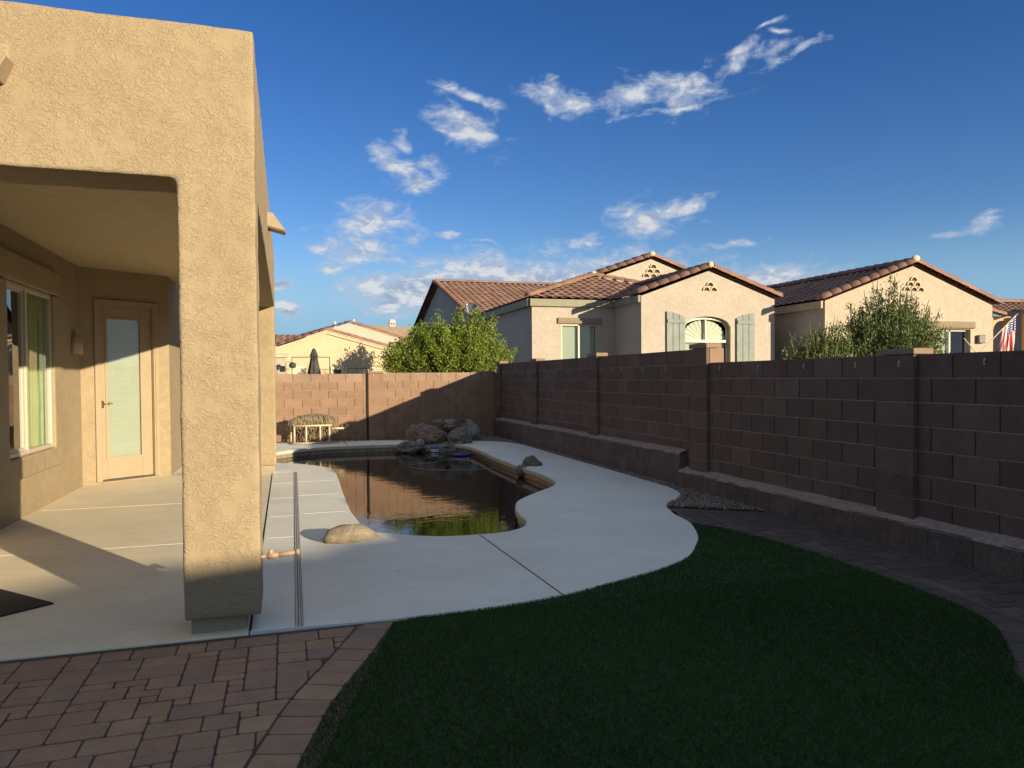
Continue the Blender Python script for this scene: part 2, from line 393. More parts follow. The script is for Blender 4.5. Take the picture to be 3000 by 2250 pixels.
def leafmat(name, cols, trans=0.35):
    m, T, b = newmat(name)
    rnd = T.new('ShaderNodeNewGeometry').outputs['Random Per Island']
    g = T.new('ShaderNodeTexCoord').outputs['Object']
    c = T.ramp(rnd, [((i + 0.5) / len(cols), cc) for i, cc in enumerate(cols)]).outputs[0]
    c = T.mix(T.smooth(T.noise(g, 2.5, 3).outputs[0], 0.35, 0.65, 0.0, 0.35), c, c4(cols[0]))
    T.put(b.inputs['Base Color'], c); b.inputs['Roughness'].default_value = 0.55
    tr = T.new('ShaderNodeBsdfTranslucent', {'Color': c})
    mx = T.new('ShaderNodeMixShader', {0: trans, 1: b.outputs[0], 2: tr.outputs[0]})
    T.l.new(mx.outputs[0], T.n['Material Output'].inputs[0])
    return m
M['leaf1'] = leafmat('citrus_leaf', [(0.10, 0.15, 0.015), (0.15, 0.22, 0.025), (0.20, 0.27, 0.03), (0.30, 0.34, 0.04)], 0.3)
M['leaf2'] = leafmat('shrub_leaf', [(0.05, 0.085, 0.02), (0.08, 0.13, 0.025), (0.11, 0.16, 0.03), (0.14, 0.17, 0.04)], 0.25)
M['spike'] = leafmat('seed_spike', [(0.16, 0.16, 0.04), (0.22, 0.21, 0.05), (0.12, 0.13, 0.04)], 0.2)
def matte(m):
    b = m.node_tree.nodes['Principled BSDF']; b.inputs['Roughness'].default_value = 0.95; b.inputs['Specular IOR Level'].default_value = 0.1
M['grass'] = leafmat('turf_blade', [(0.03, 0.08, 0.014), (0.04, 0.10, 0.018), (0.055, 0.115, 0.022), (0.09, 0.13, 0.035)], 0.15)
matte(M['grass'])
def glassmat(name, tintc=(0.8, 0.9, 0.85), refl=1.0):
    m, T, b = newmat(name)
    gl = T.new('ShaderNodeBsdfGlossy', {'Color': (0.95, 0.97, 1, 1), 'Roughness': 0.015})
    g = T.new('ShaderNodeTexCoord').outputs['Object']
    bn = T.new('ShaderNodeBump', {'Height': T.noise(g, 1.2, 2).outputs[0], 'Strength': 0.15, 'Distance': 0.01})
    T.put(gl.inputs['Normal'], bn.outputs[0])
    tr = T.new('ShaderNodeBsdfTransparent', {'Color': c4(tintc)})
    fr = T.new('ShaderNodeFresnel', {'IOR': 1.55})
    f = T.m('MULTIPLY_ADD', fr.outputs[0], 1.4 * refl, 0.03, clamp=True)
    f = T.m('MULTIPLY', f, T.m('SUBTRACT', 1.0, T.new('ShaderNodeNewGeometry').outputs['Backfacing']))
    mx = T.new('ShaderNodeMixShader', {0: f, 1: tr.outputs[0], 2: gl.outputs[0]})
    T.l.new(mx.outputs[0], T.n['Material Output'].inputs[0])
    return m
M['glass'] = glassmat('window_glass', (0.93, 0.97, 0.95))
M['glassdoor'] = glassmat('door_glass', (0.96, 0.975, 0.95))
M['blind'] = plain('blind_slats', (0.43, 0.46, 0.40), 0.6, var=0.03)
M['curtain'] = plain('green_curtain', (0.33, 0.39, 0.18), 0.9, var=0.1)
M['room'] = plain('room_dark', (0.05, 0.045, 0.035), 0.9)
M['fanblind'] = plain('fan_shade', (0.5, 0.52, 0.42), 0.7, var=0.03)
# ------------------------------------------------------------------ GROUND
def sheet(name, pts, z, mat, label=None):
    bm = bmesh.new()
    vs = [bm.verts.new((x, y, z)) for x, y in pts]
    for tri in tessellate_polygon([[v.co.copy() for v in vs]]):
        try: f = bm.faces.new([vs[q] for q in tri])
        except ValueError: continue
        f.normal_update()
        if f.normal.z < 0: f.normal_flip()
    me = bpy.data.meshes.new(name); bm.to_mesh(me); bm.free()
    return link(name, me, mat)
g = sheet('ground', [(-400, -400), (900, -400), (900, 17.75), (-400, 17.75)], -0.60, M['ground']); tag(g, kind='structure')
g = sheet('ground', [(-3000, 17.755), (3000, 17.755), (3000, 3500), (-3000, 3500)], -0.02, M['ground']); tag(g, kind='structure')
# neighbours' higher ground, right of the block wall
g = MB(); g.box(5.28, 400, -300, 17.75, -0.65, 0.55); tag(g.done('ground', M['ground']), kind='structure')
g = MB(); g.box(5.3, 400, 17.76, 300, -0.65, 0.62); tag(g.done('ground', M['ground']), kind='structure')
# pool outline
pool_left = [(0.78, 6.95), (0.70, 7.19), (0.67, 7.74), (0.65, 8.22), (0.66, 8.86), (0.67, 9.75), (0.70, 10.83), (0.71, 11.75), (0.69, 12.07), (0.60, 12.38), (0.42, 12.73), (0.15, 13.07), (-0.10, 13.28), (-0.6, 13.6), (-0.75, 14.1), (-0.55, 14.8)]
pool_far = [(-0.14, 15.37), (0.30, 15.83), (0.85, 16.1), (1.51, 16.16), (2.30, 16.14)]
pool_rock = [(2.62, 16.12), (3.0, 16.05), (3.38, 15.80)]
pool_right = [(3.58, 15.38), (3.68, 14.97), (3.69, 14.19), (3.63, 13.04), (3.61, 12.36), (3.61, 11.56), (3.61, 11.24), (3.63, 10.75), (3.63, 10.18), (3.59, 9.67), (3.51, 9.37), (3.41, 9.18), (3.23, 8.95), (3.00, 8.70), (2.79, 8.45), (2.59, 8.17), (2.47, 7.88), (2.39, 7.60), (2.34, 7.33), (2.33, 7.16), (2.29, 6.95), (2.22, 6.78), (2.12, 6.66), (1.98, 6.57), (1.82, 6.53), (1.68, 6.53), (1.53, 6.53), (1.39, 6.55), (1.26, 6.60), (1.13, 6.67), (1.01, 6.77), (0.89, 6.87)]
pool = catmull(pool_left + pool_far + pool_rock + pool_right, 4, closed=True)
deck_right = [(4.16, 16.30), (4.62, 15.95), (4.84, 15.05), (4.83, 13.57), (4.81, 11.95), (4.80, 10.64), (4.79, 9.77), (4.77, 9.01), (4.75, 8.51), (4.70, 8.21), (4.60, 7.96), (4.48, 7.77), (4.32, 7.60), (4.14, 7.42), (4.01, 7.23), (3.95, 7.06), (3.86, 6.77), (3.82, 6.49), (3.72, 6.19), (3.52, 5.78), (3.34, 5.52), (3.13, 5.25), (2.91, 5.06), (2.65, 4.91), (2.37, 4.78), (2.12, 4.68), (1.88, 4.58), (1.73, 4.53), (1.47, 4.47), (1.29, 4.44), (1.12, 4.42), (0.60, 4.39)]
dr = catmull(deck_right, 3)
far_back = [(-0.16, 17.40), (0.59, 17.43), (1.43, 17.36), (2.3, 17.25), (2.75, 16.95), (3.0, 16.6)]
outer = [(-0.215, 4.43), ] + [(-0.215, 11.95), (-0.9, 11.95), (-2.4, 12.6), (-2.4, 17.40)] + catmull(far_back, 3) + dr
# deck slab = outer polygon minus pool: bridge outlines
def ring_slab(outer, inner, z0, z1, name, mat, rnd=0.02):
    bm = bmesh.new()
    def loop(pts, z): return [bm.verts.new((x, y, z)) for x, y in pts]
    o1 = loop(outer, z1); i1 = loop(inner, z1)
    allv = o1 + i1
    for tri in tessellate_polygon([[v.co.copy() for v in o1], [v.co.copy() for v in i1]]):
        try: bm.faces.new([allv[q] for q in tri])
        except ValueError: pass
    o0 = loop(outer, z0)
    for k in range(len(o1)):
        n = (k + 1) % len(o1); bm.faces.new((o1[k], o1[n], o0[n], o0[k]))
    # rounded coping lip into the pool
    n = len(inner)
    nrm = []
    for k in range(n):
        a = Vector(inner[(k - 1) % n]); b = Vector(inner[(k + 1) % n]); d = (b - a).normalized(); nrm.append(Vector((d.y, -d.x)))
    prev = i1
    area = sum(inner[k][0] * inner[(k + 1) % n][1] - inner[(k + 1) % n][0] * inner[k][1] for k in range(n))
    sg = -1 if area > 0 else 1
    for (off, dz) in ((0.008, -0.004), (0.014, -0.015), (0.014, z0 - z1)):
        cur = [bm.verts.new((inner[k][0] + sg * nrm[k].x * off, inner[k][1] + sg * nrm[k].y * off, z1 + dz)) for k in range(n)]
        for k in range(n):
            m = (k + 1) % n; fc_ = bm.faces.new((prev[k], prev[m], cur[m], cur[k])); fc_.material_index = 1
        prev = cur
    bmesh.ops.recalc_face_normals(bm, faces=bm.faces)
    me = bpy.data.meshes.new(name); bm.to_mesh(me); bm.free()
    o = link(name, me, mat); me.materials.append(M['coping'])
    return o
deck = ring_slab(outer, pool, -0.065, 0.0, 'pool_deck', M['deck'])
tag(deck, kind='structure')
def ring_wall(pts, off, z0, z1, name, mat, sg):
    n = len(pts); V = []; F = []
    for k in range(n):
        a = Vector(pts[(k - 1) % n]); b = Vector(pts[(k + 1) % n]); d = (b - a).normalized(); nn = Vector((d.y, -d.x)) * sg * off
        V += [(pts[k][0] + nn.x, pts[k][1] + nn.y, z0), (pts[k][0] + nn.x, pts[k][1] + nn.y, z1)]
    for k in range(n):
        m = (k + 1) % n; F.append((2 * k, 2 * m, 2 * m + 1, 2 * k + 1))
    me = fromdata(V, F, name)
    uv = me.uv_layers.new(name='UVMap'); L = 0; acc = [0]
    for k in range(n):
        acc.append(acc[-1] + (Vector(pts[(k + 1) % n]) - Vector(pts[k])).length)
    for k in range(n):
        co = [(acc[k], z0), (acc[k + 1], z0), (acc[k + 1], z1), (acc[k], z1)]
        for j in range(4): uv.data[4 * k + j].uv = co[j]
    return link(name, me, mat)
area = sum(pool[k][0] * pool[(k + 1) % len(pool)][1] - pool[(k + 1) % len(pool)][0] * pool[k][1] for k in range(len(pool)))
SG = -1 if area > 0 else 1     # towards the water
m, T, b = newmat('pool_tile')
uv = T.new('ShaderNodeUVMap')
br = T.new('ShaderNodeTexBrick', {'Vector': uv.outputs[0], 'Color1': (0.27, 0.23, 0.165, 1), 'Color2': (0.21, 0.18, 0.13, 1), 'Mortar': (0.10, 0.08, 0.055, 1), 'Scale': 1.0, 'Mortar Size': 0.006, 'Brick Width': 0.152, 'Row Height': 0.152}, offset=0.0)
T.put(b.inputs['Base Color'], br.outputs[0]); b.inputs['Roughness'].default_value = 0.35
M['pooltile'] = m
pt = ring_wall(pool, -0.012, -0.30, -0.06, 'pool_tile_band', M['pooltile'], SG); tag(pt, kind='structure')
pw = ring_wall(pool, -0.016, -1.6, -0.30, 'pool_basin', plain('pebble_finish', (0.02, 0.024, 0.022), 0.9), SG); tag(pw, kind='structure')
# water
m, T, b = newmat('pool_water')
g = T.new('ShaderNodeTexCoord').outputs['Object']
b.inputs['Base Color'].default_value = (0.004, 0.006, 0.005, 1)
b.inputs['Roughness'].default_value = 0.03; b.inputs['IOR'].default_value = 1.45
b.inputs['Specular IOR Level'].default_value = 0.62
mp = T.new('ShaderNodeMapping', {'Vector': g}); mp.inputs['Scale'].default_value = (1.0, 1.6, 1)
h = T.m('ADD', T.noise(mp.outputs[0], 3.2, 3, 0.5, 0.6).outputs[0], T.m('MULTIPLY', T.noise(mp.outputs[0], 11, 2, 0.5).outputs[0], 0.22))
bump(T, b, h, 0.30, 0.006)
M['water'] = m
wat = sheet('pool_water', pool, -0.155, M['water']); tag(wat, kind='structure')
# patio slab under the porch roof
pat = MB(); pat.prism([(-6.5, 4.40), (-0.2215, 4.40), (-0.2215, 12.3), (-6.5, 12.3)], -0.10, 0.0)
pat = pat.done('patio', M['patio'], bevel=0.005, seg=2); tag(pat, kind='structure')
j = MB()
M['jointpale'] = plain('joint_pale', (0.8, 0.74, 0.6), 0.8)
for y, sk in ((7.03, 0.0), (9.33, 0.0), (5.0, 0)):
    if y > 5: j.box(-2.62, -0.26, y - 0.006, y + 0.006, 0.0, 0.0012)
tag(j.done('patio_joints', M['jointpale']), kind='structure')
# score lines of the deck, slightly raised pale seams as troweled
j = MB()
for (xa, xb, y) in ((-0.19, 0.085, 10.65), (0.155, 0.64, 10.72), (-0.19, 0.08, 9.33), (0.15, 0.62, 9.45), (-0.19, 0.07, 8.08), (0.145, 0.61, 8.16), (-0.19, 0.06, 11.93), (-0.19, 0.06, 7.0)):
    j.box(xa, xb, y - 0.006, y + 0.006, 0.0, 0.0012)
tag(j.done('deck_score_lines', M['jointpale']), kind='structure')
j = MB(); j.poly3([(1.676, 6.50, 0.0), (1.688, 6.50, 0.0), (1.742, 4.53, 0.0), (1.730, 4.53, 0.0)], [(1.676, 6.50, 0.003), (1.688, 6.50, 0.003), (1.742, 4.53, 0.003), (1.730, 4.53, 0.003)])
j.box(1.26, 1.268, 16.2, 17.38, 0, 0.003)
tag(j.done('deck_expansion_joint', plain('joint_tan', (0.20, 0.14, 0.10), 0.8)), kind='structure')
j = MB(); j.box(-0.2145, -0.2065, 4.44, 11.93, 0.0005, 0.0035)
tag(j.done('deck_gap', M['black']), kind='structure')
# deck drain
dn = empty('deck_drain', (0.07, 8, 0)); tag(dn, 'long narrow beige slot drain running along the pale pool deck towards the house corner', 'drain')
def dline(mb, o0, o1, z1, y0=4.43, y1=11.86):
    f = lambda y: 0.045 + (y - 4.42) * (0.07 / 7.45)
    mb.poly3([(f(y0) + o0, y0, -0.01), (f(y0) + o1, y0, -0.01), (f(y1) + o1, y1, -0.01), (f(y1) + o0, y1, -0.01)],
             [(f(y0) + o0, y0, z1), (f(y0) + o1, y0, z1), (f(y1) + o1, y1, z1), (f(y1) + o0, y1, z1)])
M['slot'] = plain('slot_brown', (0.17, 0.14, 0.115), 0.9)
mb = MB(); dline(mb, -0.011, -0.008, 0.002); mb.done('edge_gap', M['slot'], dn)
mb = MB(); dline(mb, 0.033, 0.0365, 0.002); mb.done('edge_gap', M['slot'], dn)
mb = MB(); dline(mb, -0.006, 0.005, 0.004); dline(mb, 0.012, 0.021, 0.004); dline(mb, 0.026, 0.032, 0.004); mb.done('cover', M['drain'], dn)
mb = MB(); dline(mb, 0.005, 0.0115, 0.001); dline(mb, 0.0215, 0.0255, 0.001); mb.done('slot', M['slot'], dn)
# ------------------------------------------------------------------ TURF
turf_left = [(0.60, 4.37), (0.47, 4.03), (0.34, 3.72), (0.18, 3.35), (0.10, 3.09), (0.02, 2.81), (-0.12, 2.2), (-0.25, 1.4), (-0.3, 0.4), (-0.3, -1.5)]
turf_right = [(3.82, 6.40), (3.92, 6.19), (4.01, 5.91), (4.10, 5.31), (4.11, 4.70), (4.08, 4.13), (4.05, 3.71), (4.00, 3.45), (3.91, 3.23), (3.74, 3.02), (3.54, 2.81), (3.33, 2.61), (3.18, 2.35), (3.1, 1.8), (3.1, -1.5)]
di = min(range(len(dr)), key=lambda i: abs(dr[i][0] - 3.82) + abs(dr[i][1] - 6.42))
turf = catmull(turf_right, 4) + list(reversed(catmull(turf_left, 4))) + list(reversed(dr[di + 1:-1]))
tb = sheet('turf_base', turf, -0.012, M['turfbase']); tag(tb, kind='structure')
tp = np.array(turf)
def blades(n, poly, y0, y1, hgt, wid, name):
    x = rng.uniform(tp[:, 0].min(), tp[:, 0].max(), n); y = rng.uniform(y0, y1, n)
    k = inpoly(poly, x, y); x = x[k]; y = y[k]; n = len(x)
    a = rng.uniform(0, 2 * PI, n); L = hgt * rng.uniform(0.6, 1.25, n)
    lean = rng.normal(0, 0.45, n) * L; la = rng.uniform(0, 2 * PI, n)
    # gentle nap direction
    fx = np.sin(x * 2.1 + y * 1.3) * 0.3 * L; w = wid * rng.uniform(0.7, 1.3, n)
    V = np.zeros((n, 4, 3), np.float32)
    dx = np.cos(a) * w / 2; dy = np.sin(a) * w / 2
    V[:, 0] = np.stack([x - dx, y - dy, np.full(n, -0.014)], 1)
    V[:, 1] = np.stack([x + dx, y + dy, np.full(n, -0.014)], 1)
    tx = x + np.cos(la) * lean + fx; ty = y + np.sin(la) * lean - 0.15 * L
    V[:, 2] = np.stack([x + (tx - x) * .45 + dx * .7, y + (ty - y) * .45 + dy * .7, -0.014 + L * .6], 1)
    V[:, 3] = np.stack([tx, ty, -0.014 + L], 1)
    F = np.array([[0, 1, 2], [0, 2, 3]])
    return V, F
def tris_mesh(V, F, name):
    n, k, _ = V.shape
    me = bpy.data.meshes.new(name)
    idx = (np.arange(n)[:, None, None] * k + F[None]).reshape(-1)
    nf = n * len(F); nv = F.shape[1]
    me.vertices.add(n * k); me.vertices.foreach_set('co', V.reshape(-1).astype(np.float32))
    me.loops.add(nf * nv); me.loops.foreach_set('vertex_index', idx.astype(np.int32))
    me.polygons.add(nf); me.polygons.foreach_set('loop_start', (np.arange(nf) * nv).astype(np.int32))
    me.update(calc_edges=True)
    return me
Vs = [blades(150000, turf, 0.9, 2.8, 0.020, 0.0040, 'a')[0], blades(110000, turf, 2.8, 4.4, 0.020, 0.0042, 'a')[0], blades(60000, turf, 4.4, 6.6, 0.022, 0.006, 'a')[0]]
gm = tris_mesh(np.concatenate(Vs), np.array([[0, 1, 2], [0, 2, 3]]), 'artificial_grass')
go = link('artificial_grass', gm, M['grass']); tag(go, 'dark green artificial turf filling the shaded curved bed beside the pool deck', 'grass', kind='stuff')
# ------------------------------------------------------------------ PAVERS
def paver_boxes(cells, z0, z1, poly=None, name='pavers', bev=0.009, mat='paver'):
    bm = bmesh.new()
    for c in cells:
        c = [(p[0] + random.uniform(-.0015, .0015), p[1] + random.uniform(-.0015, .0015)) for p in c]
        pts = []; nn = len(c)
        for i in range(nn):
            P0, P1, P2 = Vector(c[i - 1]), Vector(c[i]), Vector(c[(i + 1) % nn])
            e0 = (P0 - P1); e1 = (P2 - P1); q = min(0.013, e0.length * .3, e1.length * .3)
            if e0.length < 1e-4 or e1.length < 1e-4: continue
            e0.normalize(); e1.normalize(); pts += [tuple(P1 + e0 * q), tuple(P1 + (e0 + e1) * q * 0.29), tuple(P1 + e1 * q)]
        zt = z1 + random.uniform(-0.003, 0.001)
        b_ = [bm.verts.new((x, y, z0)) for x, y in pts]; t_ = [bm.verts.new((x, y, zt + random.uniform(-.001, .001))) for x, y in pts]
        bm.faces.new(t_); n = len(pts)
        for i in range(n): bm.faces.new((b_[i], b_[(i + 1) % n], t_[(i + 1) % n], t_[i]))
    bmesh.ops.recalc_face_normals(bm, faces=bm.faces)
    me = bpy.data.meshes.new(name); bm.to_mesh(me); bm.free()
    o = link(name, me, M[mat])
    md = o.modifiers.new('b', 'BEVEL'); md.width = bev; md.segments = 2; md.limit_method = 'ANGLE'; md.angle_limit = R_(40)
    return o
def ashlar(x0, x1, y0, y1, u, gap=0.0042):
    nx = int((x1 - x0) / u); ny = int((y1 - y0) / u)
    occ = np.zeros((nx, ny), bool); out = []
    for jy in range(ny - 1, -1, -1):
        for ix in range(nx):
            if occ[ix, jy]: continue
            opts = [(3, 2), (2, 2), (3, 2), (2, 1), (2, 2), (2, 1), (2, 2), (3, 2), (2, 3)]; random.shuffle(opts)
            for (a, b_) in opts + [(1, 1)]:
                if ix + a <= nx and jy - b_ + 1 >= 0 and not occ[ix:ix + a, jy - b_ + 1:jy + 1].any():
                    occ[ix:ix + a, jy - b_ + 1:jy + 1] = True
                    out.append((x0 + ix * u + gap, x0 + (ix + a) * u - gap, y0 + (jy - b_ + 1) * u + gap, y0 + (jy + 1) * u - gap))
                    break
    return out
def offset_line(pts, d):
    out = []
    for i, p in enumerate(pts):
        a = Vector(pts[max(0, i - 1)]); b_ = Vector(pts[min(len(pts) - 1, i + 1)]); t = (b_ - a).normalized(); out.append((p[0] + t.y * d, p[1] - t.x * d))
    return out
def resample(pts, step):
    out = [pts[0]]; acc = 0
    for a, b_ in zip(pts[:-1], pts[1:]):
        A = Vector(a); B = Vector(b_); L = (B - A).length; t = step - acc
        while t <= L: q = A + (B - A) * (t / L); out.append((q.x, q.y)); t += step
        acc = L - (t - step)
    return out
# left paver patio
tl = catmull(turf_left, 4)
bord_in = offset_line(tl, 0.20)     # towards -x
cells = []
lim = bord_in
def clip_cell(c, line):
    x0, x1, y0, y1 = c
    # right boundary x at y from line
    ys = [p[1] for p in line]; xs = [p[0] for p in line]
    def xb(y): return float(np.interp(-y, [-v for v in ys], xs))
    q = [(x0, y0), (x1, y0), (x1, y1), (x0, y1)]; A = (xb(y0) - .004, y0); B = (xb(y1) - .004, y1)
    side = lambda p: (A[0] + (B[0] - A[0]) * (p[1] - A[1]) / (B[1] - A[1])) - p[0]
    out_ = []
    for i in range(4):
        p, n_ = q[i], q[(i + 1) % 4]; sp, sn = side(p), side(n_)
        if sp >= 0: out_.append(p)
        if (sp > 0) != (sn > 0):
            t = sp / (sp - sn); out_.append((p[0] + (n_[0] - p[0]) * t, p[1] + (n_[1] - p[1]) * t))
    if len(out_) < 3: return None
    ar = abs(sum(out_[i][0] * out_[(i + 1) % len(out_)][1] - out_[(i + 1) % len(out_)][0] * out_[i][1] for i in range(len(out_)))) / 2
    return out_ if ar > 0.0015 else None
for c in ashlar(-5.5, 1.0, 0.0, 4.37, 0.0735):
    q = clip_cell(c, lim)
    if q: cells.append(q)
rs = resample(tl, 0.155); rs = [p for p in rs]
ro = offset_line(rs, 0.195)
for i in range(len(rs) - 1):
    a, b_, c_, d_ = Vector(rs[i]), Vector(rs[i + 1]), Vector(ro[i + 1]), Vector(ro[i])
    if a.y > 4.36 or d_.y > 4.36: 
        d_.y = min(d_.y, 4.36); a.y = min(a.y, 4.36)
    ce = (a + b_ + c_ + d_) / 4; f = 0.955
    cells.append([tuple(ce + (v - ce) * f) for v in (d_, c_, b_, a)])
pv = paver_boxes(cells, -0.05, -0.003, name='paver_patio'); tag(pv, kind='structure')
sb = sheet('paver_sand', [(-6, -1.5), (-0.3, -1.5), (0.0, 2.5), (0.6, 4.395), (-6, 4.395)], -0.011, M['sand']); tag(sb, kind='structure')
# right curved paver path between turf and wall
tr_ = catmull(turf_right, 4)
cells = []
rs = resample(tr_, 0.16); ro = offset_line(rs, -0.165)
for i in range(len(rs) - 1):
    ce = (Vector(rs[i]) + Vector(rs[i + 1]) + Vector(ro[i + 1]) + Vector(ro[i])) / 4
    cells.append([tuple(ce + (Vector(v) - ce) * 0.955) for v in (rs[i], rs[i + 1], ro[i + 1], ro[i])])
inner_r = offset_line(tr_, -0.172)
ipoly = [(5.0, -1.5), (5.0, 6.65), (4.84, 6.72), (4.41, 6.99), (4.04, 7.25)] + [(3.99, 7.1), (3.90, 6.8), (3.86, 6.5)] + inner_r
a0 = R_(-7)
for c in ashlar(-1.0, 6.0, -3, 9.0, 0.078):
    pts = [(c[0], c[2]), (c[1], c[2]), (c[1], c[3]), (c[0], c[3])]
    pts = [(x * math.cos(a0) - y * math.sin(a0) + 0, x * math.sin(a0) + y * math.cos(a0)) for x, y in pts]
    cx = sum(p[0] for p in pts) / 4; cy = sum(p[1] for p in pts) / 4
    if cx < 3.0 or cx > 4.93 or cy < -1.5: continue
    k = inpoly(ipoly, [p[0] for p in pts] + [cx], [p[1] for p in pts] + [cy])
    if k.sum() >= 4:
        cells.append(pts)
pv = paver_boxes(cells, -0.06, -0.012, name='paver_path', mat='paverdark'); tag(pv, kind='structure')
sb = sheet('path_sand', [(5.0, -1.5), (5.1, 17.6), (4.7, 17.6), (2.0, 17.55), (2.75, 16.7), (4.0, 15.9), (4.0, 7.0), (3.7, 6.4)] + [(3.0, -1.5)], -0.022, M['dirt']); tag(sb, kind='structure')
# ------------------------------------------------------------------ GRAVEL
def ico(sub=1):
    bm = bmesh.new(); bmesh.ops.create_icosphere(bm, subdivisions=sub, radius=1.0)
    V = np.array([v.co[:] for v in bm.verts], np.float32); F = np.array([[v.index for v in f.verts] for f in bm.faces]); bm.free()
    return V, F
IV, IF = ico(1)
def gravel(n, poly, z, s0, s1):
    P = np.array(poly)
    x = rng.uniform(P[:, 0].min(), P[:, 0].max(), n); y = rng.uniform(P[:, 1].min(), P[:, 1].max(), n)
    k = inpoly(poly, x, y); x = x[k]; y = y[k]; n = len(x)
    s = rng.uniform(s0, s1, n)
    jit = 1 + rng.uniform(-0.28, 0.28, (n, len(IV)))
    V = IV[None] * jit[:, :, None]
    a = rng.uniform(0, 2 * PI, n); sc = np.stack([rng.uniform(.8, 1.3, n), rng.uniform(.6, 1, n), rng.uniform(.45, .8, n)], 1)
    V = V * sc[:, None, :]
    c, s_ = np.cos(a)[:, None], np.sin(a)[:, None]
    X = V[:, :, 0] * c - V[:, :, 1] * s_; Y = V[:, :, 0] * s_ + V[:, :, 1] * c
    V = np.stack([X, Y, V[:, :, 2]], 2) * s[:, None, None]
    V += np.stack([x, y, z + rng.uniform(0, 0.02, n)], 1)[:, None, :]
    return V
deckedge = [p for p in dr if p[1] > 7.2]
gp = [(4.90, 8.3), (5.0, 8.6), (5.0, 17.55)] + [(2.6, 17.5), (2.75, 16.98), (3.0, 16.62), (3.6, 16.3)] + [(p[0] + 0.005, p[1]) for p in deckedge] + [(4.06, 7.27), (4.42, 7.0), (4.87, 6.72)]
gA = gravel(60000, gp, -0.008, 0.012, 0.024)
gB = gravel(1800, [(-0.3, 17.42), (-0.3, 17.52), (2.7, 17.52), (2.8, 17.1), (2.3, 17.28), (1.43, 17.38), (0.6, 17.45)], -0.012, 0.01, 0.02)
gA = gA[:15000]
gm = tris_mesh(np.concatenate([gA, gB]), IF, 'gravel')
tag(link('gravel', gm, M['gravel']), 'brown grey gravel strip between the white pool deck and the block walls', 'gravel', kind='stuff')
# ------------------------------------------------------------------ BLOCK WALLS
class Wall:
    """blocks along local s axis; frame(s, d, z) -> world; d = towards the viewer side"""
    def __init__(s, frame, parent): s.f = frame; s.p = parent
    def bx(s, mb, s0, s1, d0, d1, z0, z1):
        f = s.f
        A = [f(s0, d0, z0), f(s1, d0, z0), f(s1, d1, z0), f(s0, d1, z0)]; B = [f(s0, d0, z1), f(s1, d0, z1), f(s1, d1, z1), f(s0, d1, z1)]
        mb.poly3(A, B)
    def section(s, s0, s1, top, n, L, h, thick, holes=(), capmat='capblock', mat='block', capn=1, phase=0.0):
        gv = 0.005; gh = 0.004
        mb = MB(); mc = MB()
        for r in range(n):
            z1 = top - r * h; z0 = z1 - h
            x = s0 - L * (0.5 if r % 2 else 0.0) - phase
            while x < s1:
                a = max(s0, x); b_ = min(s1, x + L)
                if b_ - a > 0.04:
                    e = random.uniform(0, 0.0025)
                    s.bx(mc if r < capn else mb, a + gv, b_ - gv, -thick / 2, e, z0 + gh, z1 - gh)
                x += L
        o = mb.done('blocks', M[mat], s.p, bevel=0.003)
        if capn: mc.done('cap_course', M[capmat], s.p, bevel=0.003)
        mm = MB(); s.bx(mm, s0, s1, -thick, -0.009, top - n * h, top - 0.003)
        mm.done('core', M['mortardark'], s.p)
        mm = MB()
        for r in range(1, n):
            z = top - r * h; s.bx(mm, s0, s1, -0.03, -0.0015, z - 0.0038, z + 0.0038)
        mm.done('mortar', M['mortar'], s.p)
    def pillar(s, s0, s1, z0, z1, d, h, thick, capz, mat='block'):
        e = empty('pillar', s.f((s0 + s1) / 2, 0, z0)); e.parent = s.p; e.matrix_parent_inverse = Matrix.Translation(-Vector(s.p.location))
        mb = MB(); z = z1; k = 0
        while z > z0 + 0.02:
            zz = max(z0, z - h)
            s.bx(mb, s0 + random.uniform(0, .003), s1 - random.uniform(0, .003), 0.0035, d + random.uniform(-.002, .002), zz + 0.004, z - 0.004); z -= h
        o = mb.done('blocks', M[mat], None, bevel=0.004)
        o.parent = e; o.matrix_parent_inverse = Matrix.Translation(-(Vector(s.f((s0 + s1) / 2, 0, z0))))
        mm = MB(); s.bx(mm, s0 + 0.006, s1 - 0.006, 0.003, d - 0.007, z0, z1 - 0.006)
        o = mm.done('mortar', M['mortar'], None); o.parent = e; o.matrix_parent_inverse = Matrix.Translation(-(Vector(s.f((s0 + s1) / 2, 0, z0))))
        mc = MB(); s.bx(mc, s0 - 0.004, s1 + 0.004, -thick - 0.01, d + 0.003, z1 + 0.0005, capz)
        o = mc.done('cap', M['capblock'], None, bevel=0.005); o.parent = e; o.matrix_parent_inverse = Matrix.Translation(-(Vector(s.f((s0 + s1) / 2, 0, z0))))
        return e
FO = 0.05
rw = empty('block_wall', (5.0, 8.0, 0)); tag(rw, 'long brown concrete block wall in shade running along the right side beside the turf and gravel', 'block wall')
RF = lambda s_, d, z: (5.0 - d, s_, z)
WR = Wall(RF, rw)
WF = Wall(lambda s_, d, z: (5.0 + FO - d, s_, z), rw)
H8 = 0.2
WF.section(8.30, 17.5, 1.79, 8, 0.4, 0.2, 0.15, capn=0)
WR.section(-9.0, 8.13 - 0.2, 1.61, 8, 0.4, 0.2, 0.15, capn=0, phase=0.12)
M['blockend'] = M['capblock']
